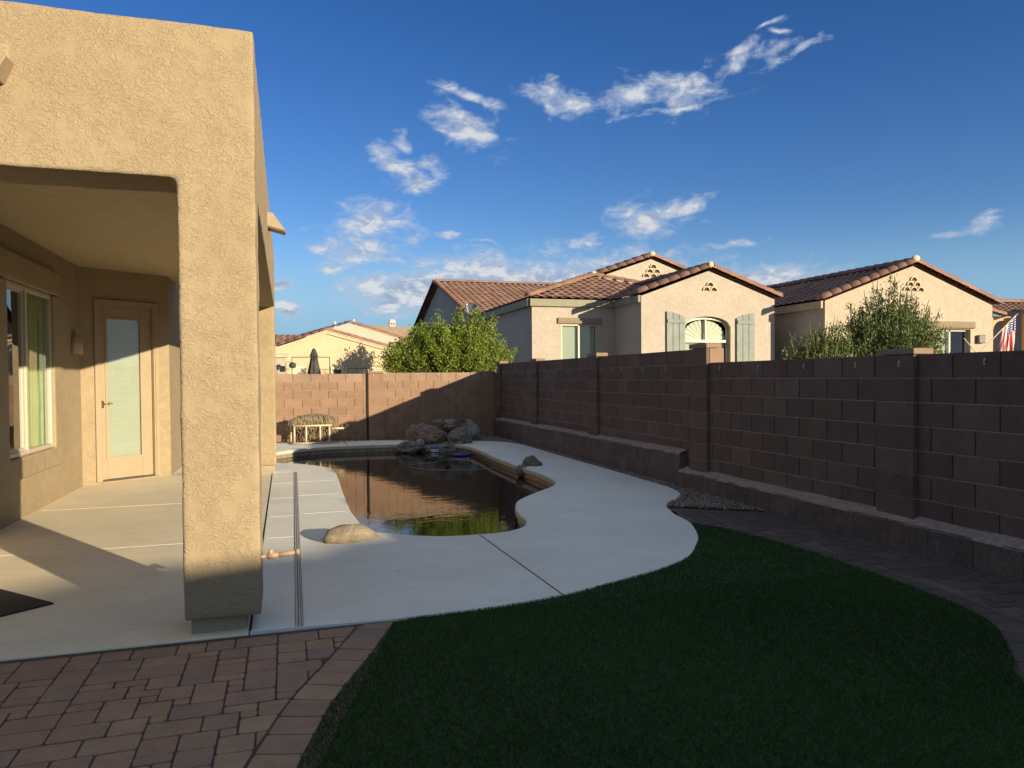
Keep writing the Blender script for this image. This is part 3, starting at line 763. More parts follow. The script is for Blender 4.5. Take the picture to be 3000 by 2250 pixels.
for (a, b_, z0, z1, cz) in ((14.50, 14.90, 0.40, 1.79, 1.84), (11.38, 11.78, 0.38, 1.79, 1.85), (7.93, 8.33, 0.19, 1.79, 1.85), (4.81, 5.21, 0.18, 1.61, 1.66), (1.70, 2.10, 0.18, 1.61, 1.66), (-1.4, -1.0, 0.18, 1.61, 1.66), (-4.5, -4.1, 0.18, 1.61, 1.66), (17.22, 17.45, 0.44, 1.79, 1.85)):
    (WF if a > 8 else WR).pillar(a, b_, z0, z1, 0.05, 0.2, 0.15, cz)
mb = MB(); mb.box(5.002, 5.20, 7.931, 8.329, 0.0, 1.785); mb.done('blocks', M['capblock'], rw, bevel=0.003)
# stepped footing with a sloppy mortar top
def ledge(y0, y1, zt, d0, name, parent, X0=5.0):
    mb = MB()
    L = 0.4; y = y0
    while y < y1 - 0.01:
        e = min(y1, y + L); o_ = random.uniform(-0.002, 0.002)
        mb.box(X0 - d0 + o_, X0 - .001, y + 0.0015, e - 0.0015, -0.1, zt - 0.02); y += L
    mb.done('footing', M['footing'], parent, bevel=0.006)
    # mortar wash
    n = int((y1 - y0) / 0.06); V = []; F = []
    for i in range(n + 1):
        yy = y0 + (y1 - y0) * i / n
        a = mn.noise((yy * 3.1, 1.3, 0)) * 0.012; c = mn.noise((yy * 5.7, 7.3, 0)) * 0.012
        V += [(X0 - d0 - 0.004 + c * .4, yy, zt - 0.035), (X0 - d0 + 0.012 + c, yy, zt - 0.012 + a), (X0 - .035, yy, zt + 0.012 + c), (X0 - .0015, yy, zt + 0.03 + a)]
    for i in range(n):
        for k in range(3): F.append((4 * i + k, 4 * i + k + 1, 4 * i + 5 + k, 4 * i + 4 + k))
    me = fromdata(V, F, 'mortar_wash'); link('mortar_wash', me, M['mortar'], parent, smooth=True)
ledge(8.56, 17.45, 0.445, 0.115, 'upper', rw, 5.0 + FO)
ledge(-9, 8.50, 0.235, 0.12, 'lower', rw)
mb = MB(); mb.box(4.87, 5.10, 8.3, 8.58, -0.1, 0.2); mb.box(4.922, 4.94, 8.58, 17.4, -0.1, 0.21); mb.done('footing', M['footing'], rw, bevel=0.005)
# back wall
bw_ = empty('block_wall', (2.0, 17.6, 0)); tag(bw_, 'low brown concrete block wall at the far end of the pool, lit by sun on its left half', 'block wall')
BF = lambda s_, d, z: (s_, 17.55 - d, z)
WB = Wall(BF, bw_)
M['blocklit'] = islandmat('back_wall_block_lit', [(0.26, 0.16, 0.10), (0.29, 0.18, 0.115), (0.24, 0.148, 0.095), (0.275, 0.168, 0.105)], 0.93, 0.9, 110, 0.005, 0.2, 5)  # brown block again, lightened so its sunlit look sits in the colour
WB.section(-3.0, 1.86, 1.565, 8, 0.395, 0.194, 0.15, capn=1, mat='blocklit')
WB.section(1.86, 5.03, 1.585, 8, 0.37, 0.197, 0.15, capn=1, phase=0.1, mat='blocklit')
WB.pillar(1.86, 2.22, 0.0, 1.57, 0.045, 0.194, 0.15, 1.62, 'blocklit')
WB.pillar(4.60, 4.94, 0.0, 1.57, 0.045, 0.194, 0.15, 1.61, 'blocklit')
mb = MB(); mb.box(1.822, 1.858, 17.515, 17.56, 0, 1.58); mb.done('control_joint', M['black'], bw_)
# light clips on the top course
def clip(loc, nrm, label, size=1.0):
    mb = MB()
    x, y, z = loc; n = Vector(nrm); t = Vector((-n.y, n.x, 0))
    p = Vector(loc)
    mb.tube([p + n * 0.004 + Vector((0, 0, .018)), p + n * 0.010 + Vector((0, 0, 0.012)), p + n * 0.014, p + n * 0.008 - Vector((0, 0, 0.012)), p + n * 0.013 + t * 0.004 - Vector((0, 0, 0.022))], 0.005 * size, 5)
    mb.tube([p + n * 0.002 + Vector((0, 0, .020)), p + n * 0.007 + Vector((0, 0, .020))], 0.009 * size, 6)
    o = mb.done('wall_clip', M['clip'])
    tag(o, label, 'clip')
    return o
ORD = ['first', 'second', 'third', 'fourth', 'fifth', 'sixth', 'seventh', 'eighth', 'ninth', 'tenth', 'eleventh', 'twelfth', 'thirteenth', 'fourteenth', 'fifteenth', 'sixteenth']
ks = 0
for ki, y in enumerate((2.7, 3.55, 4.20, 4.95, 5.5, 6.2, 6.95, 7.7)):
    d = 0.05 if 4.81 < y < 5.21 else 0.0
    o = clip((4.996 - d, y, 1.53), (-1, 0, 0), 'small pale clip on the near right wall, %s before the step in its top' % ORD[7 - ki]); o['group'] = 'clips along the near right wall'
for ki, y in enumerate((8.37, 9.1, 9.8, 10.5, 10.85, 11.25, 12.2, 12.85, 13.5, 14.1, 14.7, 15.0, 15.6, 16.2, 16.6, 17.0)):
    d = (0.05 if 14.5 < y < 14.9 else 0.0) - FO
    o = clip((4.996 - d, y, 1.55), (-1, 0, 0), 'small pale clip on the far right wall, %s beyond the step in its top' % ORD[ki]); o['group'] = 'clips along the far right wall'
for ki, x in enumerate((0.29, 0.85, 1.42, 1.98, 2.28, 2.49, 3.02, 3.55, 4.07, 4.72)):
    d = 0.045 if (1.86 < x < 2.22 or x > 4.6) else 0.0
    o = clip((x, 17.546 - d, 1.51), (0, -1, 0), 'small pale clip on the back wall, %s from the left' % ORD[ki], 1.4); o['group'] = 'clips along the back wall'
# ------------------------------------------------------------------ OWN HOUSE
hs = empty('house', (-2.67, 8, 0)); tag(hs, 'tan stucco house with covered patio, square columns and high parapet filling the left edge', 'house')
def organic(name, boxes, mat, parent, vox=0.019, disp=0.012, smooth=2):
    mb = MB()
    for b_ in boxes: mb.box(*b_)
    me = bpy.data.meshes.new(name); bmesh.ops.recalc_face_normals(mb.bm, faces=mb.bm.faces); mb.bm.to_mesh(me); mb.bm.free()
    o = link(name, me, mat, parent)
    r = o.modifiers.new('r', 'REMESH'); r.mode = 'VOXEL'; r.voxel_size = vox; r.use_smooth_shade = True
    s_ = o.modifiers.new('s', 'SMOOTH'); s_.factor = 0.5; s_.iterations = smooth
    tx = bpy.data.textures.new('lumps', 'CLOUDS'); tx.noise_scale = 0.22; tx.noise_depth = 2
    d = o.modifiers.new('d', 'DISPLACE'); d.texture = tx; d.strength = disp; d.mid_level = 0.5; d.texture_coords = 'LOCAL'
    return o
XO, XI = -0.15, -0.56
organic('wall', [(-3.6, XO, 4.42, 4.84, 2.56, 3.41), (XI, XO, 4.42, 4.84, 0.095, 3.41), (XI, XO, 4.6, 12.2, 2.56, 3.41), (XI, XO, 11.8, 12.2, 0.12, 3.41)], M['stucco'], hs)
mb = MB(); mb.box(-9, -3.55, 4.43, 4.83, 2.56, 3.40); mb.box(-9, -8.6, 4.43, 12, 0, 3.4); mb.box(-9, -2.68, 12.9, 13.2, 0, 3.4)
mb.done('wall', M['stucco'], hs)
M['weep'] = plain('weep_concrete', (0.30, 0.25, 0.18), 0.9, bumps=0.4)
for q in ((-0.53, -0.235, 4.49, 4.8, -0.1, 0.2), (-0.54, -0.17, 11.83, 12.17, -0.1, 0.15)):
    mb = MB(); mb.box(*q); mb.done('column_footing', M['weep'], hs, bevel=0.006)
mb = MB(); mb.box(-8.8, XI + 0.05, 4.75, 12.8, 3.0, 3.08); mb.done('porch_ceiling', M['ceilpaint'], hs)
# window wall X=-2.67 with opening, and angled door wall
WX = -2.67
wy0, wy1, wz0, wz1 = 8.47, 9.98, 0.66, 2.46
mb = MB()
for b_ in ((WX - 0.2, WX, -3.0 + 7.9, wy0, -0.05, 3.02), (WX - 0.2, WX, wy1, 11.33, -0.05, 3.02), (WX - 0.2, WX, wy0, wy1, -0.05, wz0), (WX - 0.2, WX, wy0, wy1, wz1, 3.02)):
    mb.box(*b_)
mb.done('wall', M['stucco'], hs)
# trims (pop-outs)
organic('window_trim', [(WX - 0.03, WX + 0.05, 8.10, 10.20, 2.475, 2.76)], M['stucco'], hs, 0.015, 0.006, 4)
organic('window_trim', [(WX - 0.03, WX + 0.04, wy1 + 0.005, 10.32, 0.42, 2.47), (WX - 0.03, WX + 0.04, 8.12, 10.32, 0.42, 0.65), (WX - 0.03, WX + 0.04, 8.12, wy0 - 0.005, 0.42, 2.47)], M['stucco'], hs, 0.015, 0.006, 4)
def thick(name, mat, parent, pts, o_=0.0): pass
def under(parent):
    return -Vector(parent.location)
win = MB()
fw = 0.045; ym = 9.10
x0, x1 = WX - 0.06, WX + 0.012
for (a, b_) in ((wy0, wy0 + fw), (wy1 - fw, wy1), (ym - 0.03, ym + 0.03)):
    win.box(x0, x1, a, b_, wz0, wz1)
win.box(x0 + .002, x1 - .002, wy0, wy1, wz0, wz0 + fw); win.box(x0 + .002, x1 - .002, wy0, wy1, wz1 - fw, wz1)
winf = win.done('window', M['white'], hs, bevel=0.003)
def child(o, p):
    o.parent = p; o.matrix_parent_inverse = Matrix.Translation(-Vector(hs.location)) if False else Matrix.Identity(4)
    return o
mb = MB(); mb.box(WX - 0.045, WX - 0.01, wy0 + fw, wy0 + fw + 0.03, wz0 + fw, wz1 - fw); mb.box(WX - 0.045, WX - 0.01, ym - 0.075, ym - 0.032, wz0 + fw, wz1 - fw)
mb.box(WX - 0.047, WX - 0.012, wy0 + fw, ym - .03, wz0 + fw, wz0 + fw + .03); mb.box(WX - 0.047, WX - 0.012, wy0 + fw, ym - .03, wz1 - fw - .03, wz1 - fw)
child(mb.done('sash', M['white']), winf)
mb = MB(); mb.box(WX - 0.030, WX - 0.024, wy0 + fw, ym - 0.03, wz0 + fw, wz1 - fw); mb.box(WX - 0.016, WX - 0.010, ym + 0.03, wy1 - fw, wz0 + fw, wz1 - fw)
child(mb.done('pane', M['glass']), winf)
# curtain (wavy) behind right sash
def wavy(x, y0, y1, z0, z1, amp, waves, n=80):
    V = []; F = []
    for i in range(n + 1):
        t = i / n; yy = y0 + (y1 - y0) * t; xx = x + amp * math.sin(t * waves * 2 * PI) + amp * .4 * math.sin(t * waves * 5.1)
        V += [(xx, yy, z0), (xx + 0.01, yy + (0.0), z1)]
    for i in range(n): F.append((2 * i, 2 * i + 2, 2 * i + 3, 2 * i + 1))
    return fromdata(V, F, 'curtain')
cu = link('curtain', wavy(WX - 0.085, 9.18, 9.972, 0.68, 2.44, 0.018, 7), M['curtain'], None, True); child(cu, winf)
cu = link('curtain', wavy(WX - 0.24, 8.2, 8.50, 0.5, 2.6, 0.02, 4), M['curtain'], None, True); child(cu, winf)
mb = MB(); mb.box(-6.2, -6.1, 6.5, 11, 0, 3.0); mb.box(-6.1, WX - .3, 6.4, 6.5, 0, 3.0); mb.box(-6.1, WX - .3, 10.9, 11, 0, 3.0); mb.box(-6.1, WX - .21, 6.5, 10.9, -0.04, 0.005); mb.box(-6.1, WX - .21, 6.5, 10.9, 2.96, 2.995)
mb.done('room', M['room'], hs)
# angled door wall
DA = Vector((-2.67, 11.30)); DB = Vector((-1.67, 12.10)); dd = (DB - DA).normalized(); dn_ = Vector((dd.y, -dd.x))   # outward normal (towards camera)
DL = (DB - DA).length
def dp(s_, n, z): q = DA + dd * s_ + dn_ * n; return (q.x, q.y, z)
def dbox(mb, s0, s1, n0, n1, z0, z1):
    mb.poly3([dp(s0, n0, z0), dp(s1, n0, z0), dp(s1, n1, z0), dp(s0, n1, z0)], [dp(s0, n0, z1), dp(s1, n0, z1), dp(s1, n1, z1), dp(s0, n1, z1)])
sF0, sF1 = 0.18, 1.10        # outer casing
sO0, sO1 = 0.26, 1.02        # opening
mb = MB(); dbox(mb, 0, sO0, -0.15, 0, -0.05, 3.02); dbox(mb, sO1, DL, -0.15, 0, -0.05, 3.02); dbox(mb, sO0, sO1, -0.15, 0, 2.50, 3.02); dbox(mb, sO0, sO1, -0.14, 0.01, -0.05, 0.03)
mb.box(-1.83, -1.672, 12.1, 16.6, -0.05, 3.6)
mb.done('wall', M['stucco'], hs)
dr_ = MB(); dbox(dr_, sO0 + .003, sO1 - .003, -0.075, -0.03, 0.05, 2.49)
# leave lite opening: build as frame pieces instead
dr_.bm.free()
dr_ = MB(); g0, g1, gz0, gz1 = 0.355, 0.865, 0.34, 2.33
for q in ((sO0 + .003, g0, 0.05, 2.49), (g1, sO1 - .003, 0.05, 2.49), (g0 + .0005, g1 - .0005, 0.052, gz0), (g0 + .0005, g1 - .0005, gz1, 2.488)):
    dbox(dr_, q[0], q[1], -0.075, -0.03, q[2], q[3])
door = dr_.done('door', M['tanpaint'], hs, bevel=0.003)
mb = MB()
for q in ((g0 - .015, g0 + .02, gz0 - .015, gz1 + .015), (g1 - .02, g1 + .015, gz0 - .015, gz1 + .015), (g0 + .02, g1 - .02, gz0 - .014, gz0 + .02), (g0 + .02, g1 - .02, gz1 - .02, gz1 + .014)):
    dbox(mb, q[0], q[1], -0.032, -0.022, q[2], q[3])
child(mb.done('glass_bead', M['tanpaint']), door)
mb = MB(); dbox(mb, g0, g1, -0.045, -0.040, gz0, gz1); child(mb.done('pane', M['glassdoor']), door)
mb = MB(); z = gz0
while z < gz1:
    p = [dp(g0, -0.066, z), dp(g1, -0.066, z), dp(g1, -0.050, z + 0.034), dp(g0, -0.050, z + 0.034)]
    vs = [mb.bm.verts.new(q) for q in p]; mb.bm.faces.new(vs); z += 0.038
child(mb.done('blind', M['blind']), door)
mb = MB(); dbox(mb, g0 - .01, g1 + .01, -0.073, -0.068, gz0, gz1); child(mb.done('blind_backing', M['blind']), door)
mb = MB(); dbox(mb, 0.285, 0.315, -0.032, -0.024, 1.06, 1.16)
mb.tube([dp(0.30, -0.026, 1.12), dp(0.30, 0.025, 1.12)], 0.009, 8); mb.tube([dp(0.298, 0.025, 1.12), dp(0.33, 0.027, 1.122), dp(0.37, 0.027, 1.132), dp(0.41, 0.025, 1.118)], 0.007, 8)
child(mb.done('handle', M['brass'], smooth=True), door)
mb = MB()
for q in ((sF0, sO0, 0.03, 2.58), (sO1, sF1, 0.03, 2.58), (sO0, sO1, 2.50, 2.58)):
    dbox(mb, q[0], q[1], 0.003, 0.028, q[2], q[3])
dbox(mb, sO0 - .02, sO0 + .002, -0.12, 0.004, 0.03, 2.499); dbox(mb, sO1 - .002, sO1 + .02, -0.12, 0.004, 0.03, 2.499); dbox(mb, sO1 + .02, sO1 + .035, 0.028, 0.036, 0.03, 2.56); dbox(mb, sO0 + .003, sO1 - .003, -0.12, 0.004, 2.49, 2.501)
mb.done('door_frame', M['tanpaint'], hs, bevel=0.004)
mb = MB(); dbox(mb, sO0, sO1, -0.1, 0.02, 0.028, 0.05); mb.done('threshold', M['darkframe'], hs, bevel=0.003)
# wall lamp (curved half cylinder sconce)
V = []; F = []; n = 14
yc, rz0, rz1 = 10.99, 1.79, 2.04
for i in range(n + 1):
    t = PI * i / n; V += [(WX + 0.004 + 0.10 * math.sin(t) ** 0.8, yc - 0.13 * math.cos(t), rz0), (WX + 0.004 + 0.10 * math.sin(t) ** 0.8, yc - 0.13 * math.cos(t), rz1)]
for i in range(n): F.append((2 * i, 2 * i + 2, 2 * i + 3, 2 * i + 1))
me = fromdata(V, F, 'wall_lamp'); lamp = link('wall_lamp', me, M['lampm'], hs, True)
sm = lamp.modifiers.new('s', 'SOLIDIFY'); sm.thickness = 0.006
mb = MB(); mb.tube([(WX + 0.05, yc, 1.83), (WX + 0.05, yc, 1.93)], 0.025, 8); child(mb.done('bulb', M['whiteplastic']), lamp)
# canales (roof scuppers)
def scupper(pts, out, w):
    pass
sc = MB()
ys, yw = 7.72, 0.2
sc.poly3([(XO - 0.12, ys - yw / 2, 2.97), (XO + 0.17, ys - yw / 2, 2.90), (XO + 0.17, ys + yw / 2, 2.90), (XO - 0.12, ys + yw / 2, 2.97)], [(XO - 0.12, ys - yw / 2, 2.985), (XO + 0.17, ys - yw / 2, 2.915), (XO + 0.17, ys + yw / 2, 2.915), (XO - 0.12, ys + yw / 2, 2.985)])
for sgn in (-1, 1):
    yy = ys + sgn * yw / 2
    sc.poly3([(XO - .12, yy - .012, 2.98), (XO + .17, yy - .012, 2.91), (XO + .05, yy - .012, 3.08), (XO - .12, yy - .012, 3.09)], [(XO - .12, yy + .012, 2.98), (XO + .17, yy + .012, 2.91), (XO + .05, yy + .012, 3.08), (XO - .12, yy + .012, 3.09)])
sc.done('scupper', M['tanpaint'], hs, bevel=0.002)
sc = MB()
# round clay spout with two boards on the front parapet
def brd(A, dx, dz=0.0):
    sc.poly3(A, [(p[0] + dx, p[1], p[2] + dz) for p in A])
brd([(-1.60, 4.46, 3.00), (-1.60, 4.27, 2.985), (-1.385, 4.27, 2.96), (-1.385, 4.46, 2.975)], 0.0, 0.018)
brd([(-1.385, 4.46, 2.975), (-1.385, 4.27, 2.96), (-1.335, 4.29, 3.075), (-1.335, 4.46, 3.09)], 0.018)
brd([(-1.62, 4.46, 2.99), (-1.62, 4.27, 2.98), (-1.66, 4.29, 3.09), (-1.66, 4.46, 3.10)], 0.018)
sc.done('scupper', M['tanpaint'], hs, bevel=0.003)
organic('scupper_surround', [(-1.62, -1.33, 4.385, 4.5, 3.05, 3.19)], M['stucco'], hs, 0.02, 0.02, 8)
# drain pipe out of the column
pp = MB(); pp.tube([(-0.20, 4.60, 0.383), (-0.115, 4.60, 0.386)], 0.011, 10)
pp.tube([(-0.118, 4.60, 0.386), (-0.055, 4.60, 0.388)], 0.0185, 10); pp.tube([(-0.06, 4.60, 0.388), (0.055, 4.60, 0.397)], 0.0145, 10); pp.tube([(0.045, 4.60, 0.396), (0.068, 4.60, 0.398)], 0.021, 10)
pp.tube([(-0.095, 4.60, 0.39), (-0.099, 4.60, 0.425)], 0.0125, 8); pp.tube([(-0.062, 4.60, 0.375), (-0.060, 4.60, 0.35)], 0.003, 5)
pp.done('drain_pipe', plain('pipe_beige', (0.62, 0.42, 0.24), 0.5), hs, smooth=True)
# rest of the parapet roof
mb = MB(); mb.box(-8.8, XI + .03, 4.8, 12.8, 3.09, 3.16); mb.done('roof', M['shingle'], hs)
# black mat
mo = MB(); mo.prism([(-1.45, 5.38), (-1.90, 5.86), (-2.6, 5.30), (-2.2, 4.75)], 0.001, 0.012)
mo = mo.done('door_mat', M['mat'], bevel=0.003); tag(mo, 'black rubber mat lying askew on the covered patio at the left edge', 'mat')
# ------------------------------------------------------------------ ROCKS
def rock(name, c, r, mat, seed, parent=None, rot=0.0, rough=0.28, sub=4, flat=0.6, soft=0.35):
    bm = bmesh.new(); bmesh.ops.create_icosphere(bm, subdivisions=sub, radius=1.0)
    off = Vector((seed * 3.7, seed * 1.3, seed * 7.1))
    cr, sr = math.cos(rot), math.sin(rot)
    for v in bm.verts:
        d = v.co.normalized()
        # facets: few planar cuts
        k = 1.0
        rr = random.Random(seed)
        for _ in range(9):
            nn = Vector((rr.uniform(-1, 1), rr.uniform(-1, 1), rr.uniform(-0.6, 1))).normalized(); h = rr.uniform(0.68, 0.95)
            t = d.dot(nn)
            if t > 0 and h / t < k: k = k * soft + (1 - soft) * (h / t)
        k *= 1 + rough * 0.5 * (mn.fractal(d * 1.6 + off, 0.8, 2.0, 6) * 0.7 + 0.25 * mn.noise(d * 5 + off))
        p = d * k
        x, y, z = p.x * r[0], p.y * r[1], p.z * r[2]
        v.co = Vector((c[0] + x * cr - y * sr, c[1] + x * sr + y * cr, c[2] + z))
    me = bpy.data.meshes.new(name); bm.to_mesh(me); bm.free()
    o = link(name, me, mat, parent, True)
    return o
o = rock('boulder', (0.545, 6.72, 0.02), (0.26, 0.17, 0.115), M['rocktan'], 3, rot=0.25); tag(o, 'tan sunlit boulder set in the near left edge of the pool deck', 'boulder')
o = rock('boulder', (3.86, 11.42, 0.02), (0.16, 0.17, 0.135), M['rockbrown'], 5, rot=-.1); tag(o, 'small domed brown boulder on the right pool coping in shade', 'boulder')
o = rock('spill_stone', (3.63, 11.25, -0.06), (0.10, 0.16, 0.10), M['rockbrown'], 8); tag(o, 'dark rough stone spilling over the right pool edge beside the small domed boulder', 'stone')
RK = [('long low grey rock with a white streak at the left end of the waterfall pile', (2.42, 15.25, 0.0), (0.28, 0.35, 0.17), 'rockgrey', 11, 0),
      ('small pale round rock at the water line of the waterfall pile', (2.66, 15.15, 0.09), (0.105, 0.12, 0.125), 'rockpale', 12, 0),
      ('upright grey rock leaning at the back left of the waterfall pile', (2.66, 15.8, 0.24), (0.17, 0.2, 0.24), 'rockgrey', 13, 0.5),
      ('rounded grey rock behind the large reddish rock of the waterfall', (2.88, 16.0, 0.30), (0.24, 0.2, 0.18), 'rockgrey', 14, 0),
      ('large grey rock with rusty patches in the middle of the waterfall pile', (2.98, 15.45, 0.22), (0.34, 0.28, 0.22), 'rockred', 15, 0.1),
      ('flat wet rock shelf at the water line under the waterfall', (3.02, 15.25, -0.05), (0.50, 0.34, 0.13), 'rockgrey', 16, 0),
      ('rust coloured flat rock near the top of the waterfall pile', (3.42, 15.75, 0.40), (0.17, 0.18, 0.09), 'rockred', 17, 0.2),
      ('pale grey rock on top of the waterfall pile', (3.44, 15.8, 0.485), (0.14, 0.14, 0.075), 'rockpale', 18, 0),
      ('small brown lump at the top left of the waterfall pile', (3.18, 15.85, 0.46), (0.14, 0.14, 0.10), 'rockred', 19, 0),
      ('big grey slanting boulder on the right of the waterfall pile', (3.55, 15.35, 0.16), (0.30, 0.33, 0.26), 'rockgrey', 20, -0.4),
      ('squarish grey boulder at the far right back of the waterfall pile', (3.92, 16.0, 0.22), (0.26, 0.25, 0.30), 'rockpale', 21, 0.3),
      ('small grey rock wedged beneath the big slanting boulder', (3.36, 15.08, -0.03), (0.16, 0.18, 0.14), 'rockgrey', 22, 0),
      ('brown broken rock at the corner of the right coping', (3.50, 14.98, 0.0), (0.12, 0.16, 0.11), 'rockred', 23, 0.6),
      ('dark grey rock filling the middle back of the waterfall pile', (3.28, 16.0, 0.22), (0.38, 0.25, 0.24), 'rockgrey', 24, 0.2)]
for lb, c, r, mt, sd_, ro_ in RK:
    c = (c[0] * 1.04, c[1] + 0.62, 1.44 - (1.44 - c[2]) * 1.04 - 0.01)
    o = rock('waterfall_rock', c, r, M[mt], sd_, rot=ro_, rough=0.6, sub=5, soft=0.2); tag(o, lb, 'rock', 'rocks piled into the pool waterfall')
# dry plant on the rocks
mb = MB()
for i in range(70):
    a = random.uniform(0, 2 * PI); e = random.uniform(0.2, 1.4); L = random.uniform(0.08, 0.15); b0 = Vector((3.86, 16.35, 0.42))
    d = Vector((math.cos(a) * math.cos(e), math.sin(a) * math.cos(e), math.sin(e)))
    mb.tube([b0 + d * .03, b0 + d * L * .6, b0 + d * L + Vector((0, 0, -0.02))], 0.008, 4, r1=0.002)
tag(mb.done('dry_plant', plain('dry_leaf', (0.20, 0.15, 0.08), 0.9, var=0.3, scale=30)), 'small dried brown plant sitting on top of the waterfall rocks', 'plant')
# ------------------------------------------------------------------ POOL GEAR
fl = empty('chlorine_float', (3.05, 15.58, -0.15)); tag(fl, 'round floating chlorine dispenser with blue top and white rings by the rocks', 'pool float')
def disc(c, r, z0, z1, seg=24):
    mb = MB(); mb.prism([(c[0] + r * math.cos(2 * PI * k / seg), c[1] + r * math.sin(2 * PI * k / seg)) for k in range(seg)], z0, z1); return mb
fc = (3.05, 15.58)
disc(fc, 0.085, -0.075, -0.035).done('lid', M['blue'], fl, bevel=0.012, seg=2)
disc(fc, 0.088, -0.104, -0.077).done('ring', M['whiteplastic'], fl, bevel=0.006, seg=2); disc(fc, 0.080, -0.112, -0.105).done('band', M['blue'], fl); disc(fc, 0.088, -0.14, -0.113).done('ring', M['whiteplastic'], fl, bevel=0.006, seg=2)
disc(fc, 0.07, -0.20, -0.141).done('base', M['blue'], fl)
# blue float / cleaner
bm = bmesh.new(); bmesh.ops.create_uvsphere(bm, u_segments=28, v_segments=14, radius=1)
for v in bm.verts:
    sgn = lambda t, p: math.copysign(abs(t) ** p, t)
    v.co = Vector((3.45 + 0.20 * sgn(v.co.x, .7), 14.80 + 0.24 * sgn(v.co.y, .7), -0.140 + 0.045 * sgn(v.co.z, .8)))
me = bpy.data.meshes.new('pool_cushion'); bm.to_mesh(me); bm.free()
tag(link('pool_cushion', me, M['navy'], None, True), 'dark blue flat cushion floating by the right pool edge', 'pool float')
def sm3(pts, n=8): return [(x, y, -0.152) for x, y in catmull(pts, n)]
mb = MB(); mb.tube(sm3([(3.5, 14.4), (3.37, 13.94), (2.99, 14.09), (2.69, 13.76), (2.32, 13.57), (2.13, 13.29), (2.23, 12.91), (2.48, 12.57), (2.83, 12.44), (3.21, 12.41), (3.5, 12.45)]), 0.005, 6)
tag(mb.done('pool_hose', M['hose'], smooth=True), 'thin pale hose looping on the pool surface below the blue cushion', 'hose')
# PVC frame with bundled net by the back wall
pf = empty('net_rack', (0.55, 17.0, 0)); tag(pf, 'beige plastic pipe goal frame with a bundled rope net standing by the back wall', 'net rack')
y0_, y1_ = 16.85, 17.25
def pipe(a, b_, r=0.022): mb = MB(); mb.tube([a, b_], r, 8); mb.done('pipe', M['pvc'], pf, smooth=True)
for a, b_ in (((0.13, y0_, 0.025), (0.98, y0_, 0.025)), ((0.15, y0_, 0.41), (0.97, y0_, 0.41)), ((0.17, y0_, 0.03), (0.17, y0_, 0.40)), ((0.42, y0_, 0.03), (0.42, y0_, 0.40)), ((0.72, y0_, 0.03), (0.72, y0_, 0.40)), ((0.92, y0_, 0.03), (0.92, y0_, 0.40)), ((0.10, y1_, 0.53), (0.10, y1_, 0.0)), ((0.04, 17.1, 0.53), (0.17, y1_, 0.52)), ((0.9, 16.95, 0.335), (1.24, 16.9, 0.335)), ((0.17, y0_, 0.41), (0.10, y1_, 0.53)), ((0.17, y0_, 0.03), (0.17, y1_, 0.03)), ((0.92, y0_, 0.03), (0.92, y1_, 0.03))):
    pipe(a, b_)
mb = MB()
for i in range(300):
    cx = random.uniform(0.14, 1.05); prof = math.sin(PI * min(1, max(0, (cx - 0.0) / 1.2))) ** 0.6
    cz = 0.42 + 0.06 * prof; rz = 0.17 * prof + 0.02; ry = 0.13
    pts = []; a = random.uniform(0, 2 * PI); da = random.choice([-1, 1]) * random.uniform(0.3, 0.6); xx = cx; dxs = random.uniform(-0.03, 0.03)
    rr = random.uniform(0.8, 1.05)
    for k in range(7):
        pts.append((xx + random.uniform(-.01, .01), 17.0 + math.cos(a) * ry * rr, cz + math.sin(a) * rz * rr)); a += da; xx += dxs
    mb.tube(pts, 0.0065, 4)
for i in range(110):
    x = random.uniform(0.2, 1.0) if i < 80 else random.uniform(0.95, 1.35); y = random.uniform(16.9, 17.2); z = random.uniform(0.25, 0.42); pts = []
    dx = random.uniform(-.04, .05)
    for k in range(6):
        pts.append((x, y, max(0.01, z))); z -= random.uniform(0.0, 0.09); x += dx + random.uniform(-.02, .03); y += random.uniform(-.02, .02)
    mb.tube(pts, 0.006, 4)
mb.done('net', M['net'], pf, smooth=True)
